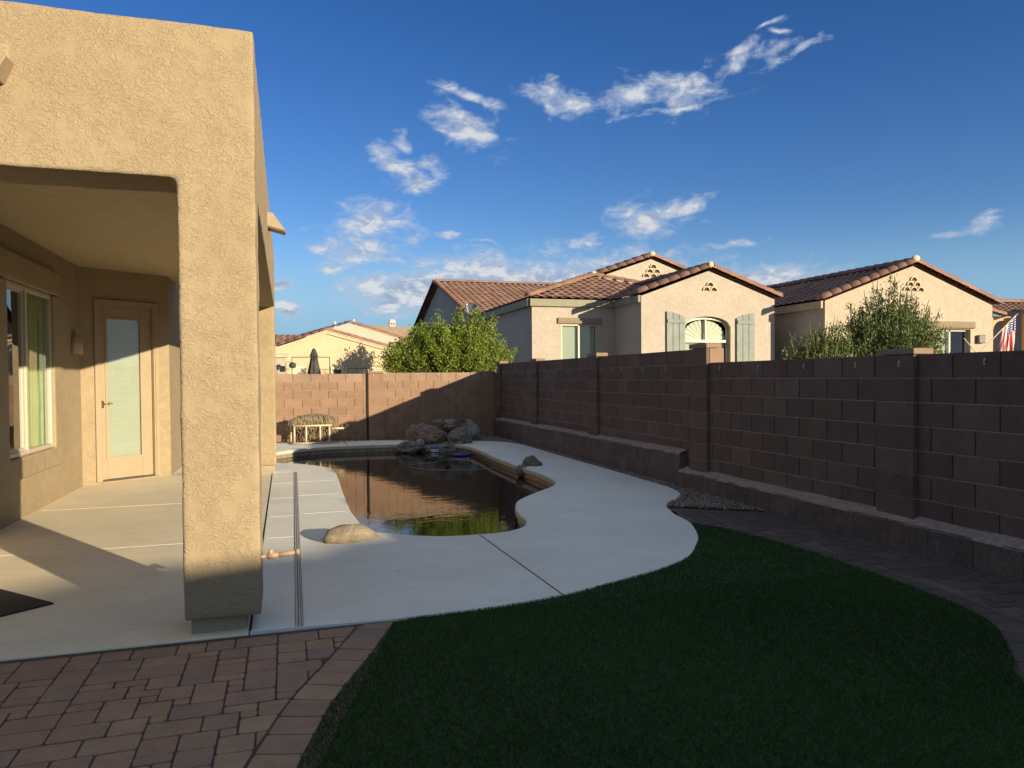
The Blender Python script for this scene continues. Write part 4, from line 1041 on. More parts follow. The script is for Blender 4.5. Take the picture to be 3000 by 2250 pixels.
# ------------------------------------------------------------------ ROOFS
def roof_plane(name, O, U, Vv, poly, mat, parent, wave=0.30, course=0.36, amp=0.035, step=0.03):
    """O origin at eave, U unit along eave, Vv unit up slope, poly: convex polygon in (u,v) CCW"""
    O = Vector(O); U = Vector(U).normalized(); Vv = Vector(Vv).normalized(); N = U.cross(Vv)
    us = [p[0] for p in poly]; vs = [p[1] for p in poly]
    u0, u1, v0, v1 = min(us), max(us), min(vs), max(vs)
    nu = int((u1 - u0) / (wave / 6)) + 2
    rows = []
    k = math.floor(v0 / course)
    while k * course < v1:
        rows.append((k * course, step, k)); rows.append((k * course + course * 0.985, 0.0, k)); k += 1
    bm = bmesh.new(); lay = bm.faces.layers.int.new('idx') if False else None
    grid = []
    for (v, dz, k) in rows:
        line = []
        for i in range(nu + 1):
            u = math.floor(u0 / wave) * wave + i * wave / 6
            s_ = math.sin(2 * PI * u / wave)
            hh = amp * (s_ if s_ > 0 else s_ * 0.35) + dz
            line.append(bm.verts.new((u, v, hh)))
        grid.append(line)
    for r in range(len(grid) - 1):
        for i in range(nu): bm.faces.new((grid[r][i], grid[r][i + 1], grid[r + 1][i + 1], grid[r + 1][i]))
    n = len(poly)
    for i in range(n):
        a = Vector((*poly[i], 0)); b_ = Vector((*poly[(i + 1) % n], 0)); d = b_ - a
        bmesh.ops.bisect_plane(bm, geom=bm.verts[:] + bm.edges[:] + bm.faces[:], plane_co=a, plane_no=Vector((d.y, -d.x, 0)).normalized(), clear_outer=True)
    rn = []
    for f in bm.faces:
        c = f.calc_center_median(); rr = random.Random(int(math.floor(c.x / wave + 0.25)) * 7919 + int(math.floor(c.y / course)) * 104729 + 5); rn.append(rr.random())
    for v in bm.verts:
        p = v.co.copy(); v.co = O + U * p.x + Vv * p.y + N * p.z
    me = bpy.data.meshes.new(name); bm.to_mesh(me); bm.free()
    at = me.attributes.new('rnd', 'FLOAT', 'FACE'); at.data.foreach_set('value', rn)
    o = link(name, me, mat, parent)
    return o
def tile_run(mb, p0, p1, r=0.12, seg=0.40, up=Vector((0, 0, 1)), flip=1.0):
    p0 = Vector(p0); p1 = Vector(p1); D = p1 - p0; L = D.length; D.normalize(); S_ = D.cross(up).normalized(); Un = S_.cross(D).normalized()
    n = max(1, int(round(L / seg))); l = L / n
    for i in range(n):
        a = p0 + D * (i * l); b_ = p0 + D * ((i + 1) * l + 0.05)
        ra, rb = r * 1.12, r * 0.88
        A = []; B = []
        for k in range(9):
            t = PI * k / 8
            A.append(a + S_ * math.cos(t) * ra + Un * (math.sin(t) * ra * flip)); B.append(b_ + S_ * math.cos(t) * rb + Un * (math.sin(t) * rb * flip))
        va = [mb.bm.verts.new(q) for q in A]; vb = [mb.bm.verts.new(q) for q in B]
        for k in range(8): mb.bm.faces.new((va[k], va[k + 1], vb[k + 1], vb[k]))
        mb.bm.faces.new(va)
# ------------------------------------------------------------------ NEIGHBOUR HOUSE 1 (arched window)
h1 = empty('house', (7.2, 21.23, 0.6)); tag(h1, 'beige stucco house with arched window, grey-green shutters and two tiled gables', 'house')
GZ = 0.5; EZ = 3.78        # eave height
# walls: wing with hip, front gable bump
mb = MB(); mb.box(7.2, 7.35, 21.4, 42.0, GZ, EZ)
def wallbox(x0, x1, y0, y1, z0, z1, mat, parent, name='wall'):
    mb = MB(); mb.box(x0, x1, y0, y1, z0, z1); return mb.done(name, mat, parent)
mb.done('wall', M['h1'], h1)
YB = 21.23; YF = 19.38
def wall_with_opening_y(y, th, x0, x1, z0, z1, ox0, ox1, oz0, oz1, mat, parent):
    mb = MB(); mb.box(x0, ox0, y, y + th, z0, z1); mb.box(ox1, x1, y, y + th, z0, z1); mb.box(ox0, ox1, y, y + th, z0, oz0); mb.box(ox0, ox1, y, y + th, oz1, z1)
    bmesh.ops.remove_doubles(mb.bm, verts=mb.bm.verts, dist=1e-5)
    return mb.done('wall', mat, parent)
wall_with_opening_y(YB, 0.18, 7.2, 9.94, GZ, EZ, 8.15, 9.36, 1.55, 3.08, M['h1'], h1)
# front gable wall as extruded outline with arched opening (two halves)
ax, az_, ar = 12.16, 2.90, 0.76
def gable_wall(x0, x1, xp, ze, zp, y, th, mat, parent, arch=None):
    mb = MB()
    if arch is None:
        A = [(x0, y, GZ), (x1, y, GZ), (x1, y, ze), (xp, y, zp), (x0, y, ze)]
        mb.poly3(A, [(p[0], p[1] + th, p[2]) for p in A])
    else:
        cx, hw, zs, zt = arch        # centre, half width, spring, top
        pts = [(cx - hw + 2 * hw * i / 16, zs + (zt - zs) * math.sqrt(max(0, 1 - ((i - 8) / 8) ** 2)) * 0.999) for i in range(17)]
        def top(x): return ze + (zp - ze) * ((x - x0) / (xp - x0) if x < xp else (x1 - x) / (x1 - xp))
        V = []; 
        A = [(x0, y, GZ), (cx - hw, y, GZ), (cx - hw, y, top(cx - hw)), (x0, y, ze)]
        mb.poly3(A, [(p[0], p[1] + th, p[2]) for p in A])
        A = [(cx + hw, y, GZ), (x1, y, GZ), (x1, y, ze), (cx + hw, y, top(cx + hw))]
        mb.poly3(A, [(p[0], p[1] + th, p[2]) for p in A])
        for i in range(16):
            (xa, za), (xb, zb) = pts[i], pts[i + 1]
            A = [(xa, y, za), (xb, y, zb), (xb, y, top(xb)), (xa, y, top(xa))]
            if xa < xp < xb: A = [(xa, y, za), (xb, y, zb), (xb, y, top(xb)), (xp, y, zp), (xa, y, top(xa))]
            mb.poly3(A, [(p[0], p[1] + th, p[2]) for p in A])
        bmesh.ops.remove_doubles(mb.bm, verts=mb.bm.verts, dist=1e-4)
        ie = [f for f in mb.bm.faces if False]
    return mb.done('wall', mat, parent)
gable_wall(9.94, 14.51, 12.18, 3.80, 4.60, YF, 0.22, M['h1'], h1, arch=(12.16, 0.78, 2.92, 3.24))
wallbox(9.94, 10.12, YF + 0.22, YB + .18, GZ, 3.80, M['h1'], h1)
wallbox(14.33, 14.51, YF + 0.22, 34, GZ, 3.78, M['h1'], h1)
wallbox(10.2, 14.3, 20.2, 20.25, 0.6, 3.6, M['room'], h1, 'interior')
wallbox(7.6, 9.9, 22.2, 22.25, 0.6, 3.6, M['room'], h1, 'interior')
# wing window
w1 = MB(); a0_, a1_, b0_, b1_ = 8.15, 9.36, 1.55, 3.08
for q in ((a0_, a0_ + .04, b0_, b1_), (a1_ - .04, a1_, b0_, b1_), ((a0_ + a1_) / 2 - .04, (a0_ + a1_) / 2 + .03, b0_, b1_), (a0_ + .04, a1_ - .04, b1_ - .04, b1_), (a0_ + .04, a1_ - .04, b0_, b0_ + .04)):
    w1.box(q[0], q[1], YB + .02, YB + .10, q[2], q[3])
w1 = w1.done('window', M['white'], h1, bevel=.004)
mb = MB(); mb.box(a0_ + .04, a1_ - .04, YB + .05, YB + .055, b0_ + .04, b1_ - .04); child(mb.done('pane', M['glass']), w1)
mb = MB(); z = b0_
while z < b1_ - .05:
    vs = [mb.bm.verts.new(q) for q in ((a0_ + .04, YB + .14, z), (a1_ - .04, YB + .14, z), (a1_ - .04, YB + .115, z + .045), (a0_ + .04, YB + .115, z + .045))]; mb.bm.faces.new(vs); z += .048
child(mb.done('blind', M['fanblind']), w1)
organic('lintel', [(8.02, 9.50, YB - 0.06, YB + 0.05, 3.10, 3.28)], M['trimst'], h1, 0.02, 0.01, 3)
# arched window
aw = MB(); cx, hw = 12.16, 0.78
def arc(cx, hw, zs, zt, n=16): return [(cx - hw + 2 * hw * i / n, zs + (zt - zs) * math.sqrt(max(0, 1 - ((i - n / 2) / (n / 2)) ** 2))) for i in range(n + 1)]
ao = arc(cx, hw, 2.92, 3.22); ai = arc(cx, hw - .05, 2.91, 3.16)
for i in range(16):
    A = [(ao[i][0], YF + .13, ao[i][1]), (ao[i + 1][0], YF + .13, ao[i + 1][1]), (ai[i + 1][0], YF + .13, ai[i + 1][1]), (ai[i][0], YF + .13, ai[i][1])]
    aw.poly3(A, [(p[0], YF + .2, p[2]) for p in A])
for q in ((cx - hw, cx - hw + .05, 1.2, 2.92), (cx + hw - .05, cx + hw, 1.2, 2.92), (cx - hw + .05, cx + hw - .05, 2.46, 2.54), (cx - .02, cx + .02, 2.54, 3.17), (cx - .02, cx + .02, 1.2, 2.46)):
    aw.box(q[0], q[1], YF + .13, YF + .2, q[2], q[3])
aw = aw.done('window', M['white'], h1)
mb = MB()
A = [(p[0], YF + .16, p[1]) for p in ai] + [(cx + hw - .05, YF + .16, 1.2), (cx - hw + .05, YF + .16, 1.2)]
vs = [mb.bm.verts.new(p) for p in A]; mb.bm.faces.new(vs); child(mb.done('pane', M['glass']), aw)
mb = MB(); n = 26       # pleated fan shade
c0 = mb.bm.verts.new((cx, YF + .24, 2.50)); pr = None
for i in range(n + 1):
    t = PI * i / n; q = mb.bm.verts.new((cx - 0.73 * math.cos(t), YF + (.225 if i % 2 else .26), 2.52 + 0.62 * max(0.0, math.sin(t)) ** 0.8))
    if pr: mb.bm.faces.new((c0, pr, q))
    pr = q
child(mb.done('fan_shade', M['fanblind']), aw)
mb = MB(); z = 1.2
while z < 2.44:
    vs = [mb.bm.verts.new(q) for q in ((cx - hw + .05, YF + .26, z), (cx + hw - .05, YF + .26, z), (cx + hw - .05, YF + .24, z + .045), (cx - hw + .05, YF + .24, z + .045))]; mb.bm.faces.new(vs); z += .048
child(mb.done('blind', M['fanblind']), aw)
for (x0, x1, hi, lo) in ((10.74, 11.36, 'l', 0), (13.12, 13.76, 'r', 0)):
    sh = MB(); n = 3; wv = (x1 - x0) / n
    for k in range(n):
        a = x0 + k * wv + .006; b_ = x0 + (k + 1) * wv - .006
        f = (lambda x: 3.36 - 0.17 * ((x - x0) / (x1 - x0)) ** 1.8) if hi == 'l' else (lambda x: 3.36 - 0.17 * ((x1 - x) / (x1 - x0)) ** 1.8)
        A = [(a, YF - .06, 1.2), (b_, YF - .06, 1.2), (b_, YF - .06, f(b_)), ((a + b_) / 2, YF - .06, f((a + b_) / 2)), (a, YF - .06, f(a))]
        sh.poly3(A, [(p[0], YF - .02, p[2]) for p in A])
    sh = sh.done('shutter', M['shutter'], h1, bevel=.004)
    for zb in (3.02, 1.5):
        mb = MB(); mb.box(x0 + .02, x1 - .02, YF - .085, YF - .062, zb, zb + .11); child(mb.done('batten', M['shutter'], bevel=.004), sh)
# tile vents
def vent(parent, cx, z, y, r, rowsn, d=0.05):
    mb = MB(); md = MB()
    for row in range(rowsn):
        cnt = rowsn - row
        for k in range(cnt):
            xx = cx + (k - (cnt - 1) / 2) * r * 2.0; zz = z + row * r * 1.15
            pts = [(xx + r * math.cos(t) * 1.0, zz + r * 1.0 * math.sin(t)) for t in [PI * i / 8 for i in range(9)]]
            pin = [(xx + r * .74 * math.cos(t), zz + r * .74 * math.sin(t)) for t in [PI * i / 8 for i in range(9)]]
            for i in range(8):
                A = [(pts[i][0], y - d - row * .002, pts[i][1]), (pts[i + 1][0], y - d - row * .002, pts[i + 1][1]), (pin[i + 1][0], y - d - row * .002, pin[i + 1][1]), (pin[i][0], y - d - row * .002, pin[i][1])]
                mb.poly3(A, [(p[0], y + .01, p[2]) for p in A])
            vs = [md.bm.verts.new((p[0], y - 0.006, p[1])) for p in pin]; md.bm.faces.new(vs)
    v = mb.done('vent', M['mortarcap'], parent); child(md.done('opening', M['ventdark']), v)
vent(h1, 12.22, 4.01, YF, 0.125, 2)
# eave fascia trims
mb = MB(); mb.box(7.12, 9.95, YB - .10, YB - .001, 3.62, 3.84); mb.box(7.05, 7.199, YB + .0, 28.4, 3.62, 3.84); mb.box(9.85, 9.939, YF + .02, YB - .1, 3.62, 3.82)
mb.done('fascia', M['olive'], h1)
# hip roof on wing
SL = 0.335
t = 3.58; ap = Vector((7.2 + t, YB + t, 3.90 + SL * t))     # apex
ov = 0.12
zev = 3.86
def slope_v(dx, dy): return Vector((dx, dy, SL)).normalized()
hl = math.hypot(1, SL)
# front-facing hip triangle, right part goes under front gable
roof_plane('roof', (7.2 - ov, YB - ov, zev), (1, 0, 0), (0, 1, SL), [(0, 0), (2 * (t + ov), 0), (t + ov, (t + ov) * hl)], M['tile'], h1)
# left-facing plane up to the far gable
roof_plane('roof', (7.2 - ov, 29.0, zev), (0, -1, 0), (1, 0, SL), [(0, 0), (29.0 - YB + ov, 0), (29.0 - YB - t, (t + ov) * hl), (0, (t + ov) * hl)], M['tile'], h1)
# far cross gable: ridge along X at Y=35.2 z=6.1
RY, RZ, EY = 35.2, 6.12, 28.35
sl2 = (RZ - 3.92) / (RY - EY); h2l = math.hypot(1, sl2)
roof_plane('roof', (6.95, EY, 3.92), (1, 0, 0), (0, 1, sl2), [(0, 0), (9.5, 0), (9.5, (RY - EY) * h2l), (0, (RY - EY) * h2l)], M['tile'], h1)
roof_plane('roof', (16.45, 2 * RY - EY, 3.92), (-1, 0, 0), (0, -1, sl2), [(0, 0), (9.5, 0), (9.5, (RY - EY) * h2l), (0, (RY - EY) * h2l)], M['tile'], h1)
mb = MB(); A = [(7.2, EY + .1, 3.7), (7.2, 2 * RY - EY - .1, 3.7), (7.2, 2 * RY - EY - .1, 3.86), (7.2, RY, RZ - .08), (7.2, EY + .1, 3.86)]
mb.poly3(A, [(7.36, p[1], p[2]) for p in A]); mb.done('wall', M['h1'], h1)
tr2 = MB()
tile_run(tr2, (6.98, EY - .1, 3.97), (6.98, RY, RZ + .03), 0.11); tile_run(tr2, (6.98, 2 * RY - EY, 3.97), (6.98, RY, RZ + .03), 0.11)
tile_run(tr2, (16.4, RY, RZ + .04), (6.95, RY, RZ + .04), 0.11)
# hips
tile_run(tr2, (7.2 - ov - .05, YB - ov - .05, zev + .05), ap + Vector((0, 0, .06)), 0.12)
tile_run(tr2, (7.2 + 2 * t + ov, YB - ov, zev + .05), ap + Vector((0, 0, .06)), 0.11)
# upper gable behind the hip
YU = YB + t + 0.05
ug0, ugp, ug1 = (10.85, 5.13), (13.16, 5.93), (14.75, 5.35)
gs = (ugp[1] - ug0[1]) / (ugp[0] - ug0[0])
mb = MB(); A = [(10.2, YU, 3.8), (16.2, YU, 3.8), (16.2, YU, ugp[1] - gs * (16.2 - ugp[0]) - .08), (ugp[0], YU, ugp[1] - .08), (10.2, YU, ugp[1] - gs * (ugp[0] - 10.2) - .08)]
mb.poly3(A, [(p[0], p[1] + .2, p[2]) for p in A]); mb.done('wall', M['h1'], h1)
gl_ = math.hypot(1, gs)
roof_plane('roof', (10.2, RY, ugp[1] - gs * (ugp[0] - 10.2)), (0, -1, 0), (1, 0, gs), [(0, 0), (RY - YU + .03, 0), (RY - YU + .03, (ugp[0] - 10.2) * gl_), (0, (ugp[0] - 10.2) * gl_)], M['tile'], h1)
roof_plane('roof', (16.2, YU - .03, ugp[1] - gs * (16.2 - ugp[0])), (0, 1, 0), (-1, 0, gs), [(0, 0), (RY - YU, 0), (RY - YU, (16.2 - ugp[0]) * gl_), (0, (16.2 - ugp[0]) * gl_)], M['tile'], h1)
tile_run(tr2, (10.3, YU - .02, ugp[1] - gs * (ugp[0] - 10.3) + .03), (ugp[0], YU - .02, ugp[1] + .03), 0.155, .36); tile_run(tr2, (16.2, YU - .02, ugp[1] - gs * (16.2 - ugp[0]) + .03), (ugp[0], YU - .02, ugp[1] + .03), 0.155, .36)
tile_run(tr2, (ugp[0], RY, ugp[1] + .05), (ugp[0], YU - .1, ugp[1] + .05), 0.12)
vent(h1, 13.25, 5.18, YU, 0.15, 3)
# front gable roof
fx0, fxp, fx1, fze, fzp = 9.80, 12.18, 14.62, 3.84, 4.68
s1 = (fzp - fze) / (fxp - fx0); s2 = (fzp - fze) / (fx1 - fxp); L1 = math.hypot(1, s1); L2 = math.hypot(1, s2)
yb_ = YU
roof_plane('roof', (fx0, yb_, fze), (0, -1, 0), (1, 0, s1), [(0, 0), (yb_ - YF + .03, 0), (yb_ - YF + .03, (fxp - fx0) * L1), (0, (fxp - fx0) * L1)], M['tile'], h1)
roof_plane('roof', (fx1, YF - .03, fze), (0, 1, 0), (-1, 0, s2), [(0, 0), (yb_ - YF, 0), (yb_ - YF, (fx1 - fxp) * L2), (0, (fx1 - fxp) * L2)], M['tile'], h1)
tile_run(tr2, (fx0 - .02, YF - .02, fze + .02), (fxp, YF - .02, fzp + .03), 0.155, .34); tile_run(tr2, (fx1 + .05, YF - .02, fze + .02), (fxp, YF - .02, fzp + .03), 0.155, .34)
tile_run(tr2, (fxp, yb_, fzp + .05), (fxp, YF - .14, fzp + .05), 0.125)
tr2.done('ridge_tiles', M['tileridge'], h1, smooth=True)
def blob(name, c, r, mat, parent):
    bm = bmesh.new(); bmesh.ops.create_uvsphere(bm, u_segments=16, v_segments=10, radius=1)
    for v in bm.verts: v.co = Vector((c[0] + v.co.x * r[0], c[1] + v.co.y * r[1], c[2] + v.co.z * r[2]))
    me = bpy.data.meshes.new(name); bm.to_mesh(me); bm.free(); return link(name, me, mat, parent, True)
blob('ridge_cap', (fxp, YF - .12, fzp + .10), (.11, .07, .10), M['mortarcap'], h1); blob('ridge_cap', (ugp[0], YU - .12, ugp[1] + .10), (.12, .07, .10), M['mortarcap'], h1)
blob('ridge_cap', (ap.x, ap.y - .05, ap.z + .13), (.12, .08, .08), M['mortarcap'], h1); blob('ridge_cap', (6.9, RY, RZ + .05), (.06, .1, .1), M['mortarcap'], h1)
# side wall window, meter box, dish
sw = MB(); 
for q in ((25.5, 26.6, 1.8, 1.87), (25.5, 26.6, 3.18, 3.25), (25.5, 25.56, 1.87, 3.18), (26.54, 26.6, 1.87, 3.18)): sw.box(7.14, 7.199, q[0], q[1], q[2], q[3])
sw = sw.done('window', M['olive'], h1); mb = MB(); mb.box(7.185, 7.196, 25.56, 26.54, 1.87, 3.18); child(mb.done('pane', glassmat('side_glass', (0.1, 0.1, 0.1), 3.0)), sw)
mb = MB(); mb.box(7.08, 7.198, 23.55, 23.95, 1.5, 2.25); meter = mb.done('meter_box', M['h1'], h1, bevel=.01)
mb = MB(); mb.tube([(6.98, 23.75, 2.05), (7.08, 23.75, 2.05)], 0.10, 16); child(mb.done('meter', M['dish']), meter)
# satellite dish on the roof edge
ds = empty('satellite_dish', (7.1, 27.6, 3.9)); tag(ds, 'grey satellite dish mounted on the roof edge above the green tree', 'satellite dish')
bm = bmesh.new(); n = 24; rings = []
dc = Vector((6.72, 26.9, 4.03)); dN = Vector((-0.55, -0.45, 0.6)).normalized(); dX = dN.cross(Vector((0, 0, 1))).normalized(); dY = dX.cross(dN)
for r in range(6):
    q = r / 5; rings.append([bm.verts.new(dc + (dX * math.cos(2 * PI * k / n) * 0.30 + dY * math.sin(2 * PI * k / n) * 0.27) * q + dN * (0.07 * q * q)) for k in range(n)])
for r in range(5):
    for k in range(n): bm.faces.new((rings[r][k], rings[r][(k + 1) % n], rings[r + 1][(k + 1) % n], rings[r + 1][k]))
me = bpy.data.meshes.new('reflector'); bm.to_mesh(me); bm.free(); do = link('reflector', me, M['dish'], ds, True); md = do.modifiers.new('s', 'SOLIDIFY'); md.thickness = .015
mb = MB(); mb.tube([dc - dN * .02, dc + Vector((0.12, 0.1, -.3)), (7.25, 27.1, 3.7)], .03, 8); mb.done('mast', M['dish'], ds)
mb = MB(); mb.tube([dc - dY * .25, dc + dN * .36 - dY * .1], .012, 6); mb.tube([dc + dN * .34 - dY * .1 - dX * .05, dc + dN * .34 - dY * .1 + dX * .05], .03, 8); mb.done('feed_arm', M['whiteplastic'], ds)
# ------------------------------------------------------------------ NEIGHBOUR HOUSE 2
h2 = empty('house', (15.2, 18, 0.6)); tag(h2, 'cream stucco house with dark tiled gable roof behind the feathery shrub at right', 'house')
Y2 = 18.0; X2, X2p, X2e, Z2e, Z2p = 15.23, 18.48, 21.70, 3.64, 4.78
def gw2():
    mb = MB()
    wl, wr, wt, wb_ = 19.4, 20.80, 2.86, 1.2
    top = lambda x: Z2e + (Z2p - Z2e) * ((x - X2) / (X2p - X2) if x < X2p else (X2e - x) / (X2e - X2p))
    for A in ([(X2, GZ), (X2p, GZ), (X2p, Z2p), (X2, Z2e)], [(X2p, GZ), (wl, GZ), (wl, top(wl)), (X2p, Z2p)], [(wr, GZ), (X2e, GZ), (X2e, Z2e), (wr, top(wr))], [(wl, wt), (wr, wt), (wr, top(wr)), (wl, top(wl))], [(wl, GZ), (wr, GZ), (wr, wb_), (wl, wb_)]):
        A = [(p[0], Y2, p[1]) for p in A]; mb.poly3(A, [(p[0], p[1] + .2, p[2]) for p in A])
    bmesh.ops.remove_doubles(mb.bm, verts=mb.bm.verts, dist=1e-4)
    mb.done('wall', M['h2'], h2)
gw2()
wallbox(X2, X2 + .2, Y2 + .2, 40, GZ, Z2e, M['h2'], h2); wallbox(X2e - .2, X2e, Y2 + .2, 40, GZ, Z2e, M['h2'], h2)
wallbox(19.2, 21.2, 18.6, 18.65, .6, 3, M['room'], h2, 'interior')
w2 = MB()
for q in ((19.4, 19.46, 1.2, 2.86), (20.74, 20.8, 1.2, 2.86), (20.05, 20.11, 1.2, 2.86), (19.46, 20.74, 2.8, 2.86), (19.46, 20.74, 1.9, 1.94)): w2.box(q[0], q[1], Y2 + .12, Y2 + .18, q[2], q[3])
w2 = w2.done('window', M['white'], h2); mb = MB(); mb.box(19.46, 20.74, Y2 + .15, Y2 + .155, 1.2, 2.8); child(mb.done('pane', M['glass']), w2)
mb = MB(); mb.box(19.46, 20.2, Y2 + .22, Y2 + .23, 1.2, 2.8); child(mb.done('blind', M['fanblind']), w2)
organic('lintel', [(16.9, 20.95, Y2 - .07, Y2 + .05, 2.88, 3.10)], M['trimst'], h2, 0.03, 0.01, 3)
mb = MB(); mb.box(X2 - .1, X2 - .001, Y2 + .05, 40, 3.42, 3.64); mb.done('fascia', plain('tan_fascia', (0.42, 0.33, 0.21), .8), h2)
sa = (Z2p - Z2e) / (X2p - X2); la = math.hypot(1, sa)
zr = Z2p + .08
roof_plane('roof', (X2 - .15, 40, zr - sa * (X2p - X2 + .15)), (0, -1, 0), (1, 0, sa), [(0, 0), (40 - Y2 + .03, 0), (40 - Y2 + .03, (X2p - X2 + .15) * la), (0, (X2p - X2 + .15) * la)], M['tile'], h2)
roof_plane('roof', (X2e + .15, Y2 - .03, zr - sa * (X2e - X2p + .15)), (0, 1, 0), (-1, 0, sa), [(0, 0), (22, 0), (22, (X2e - X2p + .15) * la), (0, (X2e - X2p + .15) * la)], M['tile'], h2)
mb = MB(); tile_run(mb, (X2 - .2, Y2 - .02, zr - sa * (X2p - X2 + .2) + .02), (X2p, Y2 - .02, zr + .03), .165, .36); tile_run(mb, (X2e + .2, Y2 - .02, zr - sa * (X2e - X2p + .2) + .02), (X2p, Y2 - .02, zr + .03), .165, .36)
tile_run(mb, (X2p, 40, zr + .05), (X2p, Y2 - .12, zr + .05), .13); mb.done('ridge_tiles', M['tileridge'], h2, smooth=True)
blob('ridge_cap', (X2p, Y2 - .12, zr + .13), (.15, .08, .11), M['mortarcap'], h2)
vent(h2, 18.5, 4.02, Y2, 0.135, 3)
blob('wall_light', (16.35, Y2 - .05, 2.52), (.13, .08, .10), M['darkframe'], h2)
mb = MB(); mb.box(21.02, 21.30, Y2 - .12, Y2 - .002, 2.42, 2.68); mb.done('wall_light', plain('lamp_bronze', (0.12, 0.11, 0.09), .4), h2, bevel=.02)
mb = MB(); mb.box(19.9, 20.2, 21.5, 22.3, 4.3, 4.62); mb.done('roof_vent', M['mortarcap'], h2)
# house with arch, right edge
h3 = empty('house', (24, 19, 0.6)); tag(h3, 'peach stucco house wing with arched entry at the right edge of the picture', 'house')
Y3 = 20.0
mb = MB(); A = [(22.3, Y3, GZ), (24.15, Y3, GZ), (24.15, Y3, 3.60), (23.0, Y3, 3.86), (22.3, Y3, 3.8)]
mb.poly3(A, [(p[0], p[1] + .2, p[2]) for p in A]); A = [(25.0, Y3 - .6, GZ), (27.5, Y3 - .6, GZ), (27.5, Y3 - .6, 3.7), (25.0, Y3 - .6, 3.55)]
mb.poly3(A, [(p[0], p[1] + .2, p[2]) for p in A])
mb.box(24.15, 25.0, Y3 + 0.9, Y3 + 1.0, GZ, 3.6); mb.done('wall', M['peach'], h3)
mb = MB(); pts = arc(24.57, .43, 2.95, 3.35)
for i in range(16):
    A = [(pts[i][0], Y3, pts[i][1]), (pts[i + 1][0], Y3, pts[i + 1][1]), (pts[i + 1][0], Y3, 3.5), (pts[i][0], Y3, 3.5)]; mb.poly3(A, [(p[0], p[1] + .19, p[2]) for p in A])
bmesh.ops.remove_doubles(mb.bm, verts=mb.bm.verts, dist=1e-4); mb.done('arch', M['peach'], h3)
mb = MB(); mb.box(24.9, 24.97, Y3 + .95, Y3 + .9, 1.2, 2.4); mb.done('gate', M['darkframe'], h3)
roof_plane('roof', (21.5, Y3 - .1, 3.62), (1, 0, 0), (0, 1, .3), [(0, 0), (9, 0), (9, 2.0), (0, 2.0)], M['tile'], h3)
for qa, qb in (((30, Y3 + 1.85, 4.25), (22, Y3 + 1.85, 4.25)), ((24.4, Y3 - .2, 3.52), (22.7, Y3 - .2, 3.86)), ((24.7, Y3 - .7, 3.55), (26.5, Y3 - .7, 4.0))):
    mb = MB(); tile_run(mb, qa, qb, .13); mb.done('ridge_tiles', M['tileridge'], h3, smooth=True)
# ------------------------------------------------------------------ FAR HOUSES
h4 = empty('house', (2.1, 40, 0)); tag(h4, 'yellow stucco gabled house beyond the back wall, with tree shadow on its wall', 'house')
YY = 40.0; sp4 = 0.345; zp4 = 3.93
mb = MB(); xl, xp4, xr = -0.8, 2.1, 6.5
A = [(xl, YY, -.02), (xr, YY, -.02), (xr, YY, zp4 - sp4 * .8 * (xr - xp4)), (xp4, YY, zp4), (xl, YY, zp4 - sp4 * (xp4 - xl))]
mb.poly3(A, [(p[0], p[1] + 8, p[2]) for p in A]); mb.done('wall', M['yellow'], h4)
ld = math.hypot(1, sp4)
roof_plane('roof', (-5, 40.05, zp4 + .1 - sp4 * (xp4 + 0.0) - 0.0 - .2), (1, 0, 0), (0, 1, .33), [(0, 0), (6.1, 0), (6.1, 2.5), (0, 2.5)], M['tile'], h4, .32, .4)
mb = MB(); tile_run(mb, (xl - 1.2, YY - .12, zp4 + .12 - sp4 * (xp4 - xl + 1.2)), (xp4, YY - .12, zp4 + .12), .14, .42); tile_run(mb, (xr, YY - .12, zp4 + .12 - sp4 * .8 * (xr - xp4)), (xp4, YY - .12, zp4 + .12), .14, .42)
mb.done('ridge_tiles', M['tileridge'], h4, smooth=True)
mb = MB()
A = [(xl, YY - .08, zp4 - .09 - sp4 * (xp4 - xl)), (xp4, YY - .08, zp4 - .09), (xp4, YY - .08, zp4 + .06), (xl, YY - .08, zp4 + .06 - sp4 * (xp4 - xl))]; mb.poly3(A, [(p[0], p[1] + .07, p[2]) for p in A])
A = [(xp4, YY - .08, zp4 - .09), (xr, YY - .08, zp4 - .09 - sp4 * .8 * (xr - xp4)), (xr, YY - .08, zp4 + .06 - sp4 * .8 * (xr - xp4)), (xp4, YY - .08, zp4 + .06)]; mb.poly3(A, [(p[0], p[1] + .07, p[2]) for p in A])
mb.done('rake_board', M['yellow'], h4)
mb = MB(); mb.box(2.30, 2.95, YY - .04, YY - .001, 1.2, 2.12); mb.done('window_trim', plain('cream_trim', (0.74, 0.64, 0.4), .8), h4)
w4 = MB(); w4.box(2.45, 2.84, YY - .05, YY - .041, 1.2, 1.95); w4.done('window', M['darkframe'], h4)
mb = MB(); mb.box(.15, 1.05, YY - .04, YY - .001, 1.2, 2.12); mb.done('window_trim', plain('cream_trim2', (0.74, 0.64, 0.4), .8), h4)
w4 = MB(); w4.box(.3, .9, YY - .05, YY - .041, 1.2, 1.95); w4.done('window', M['fanblind'], h4)
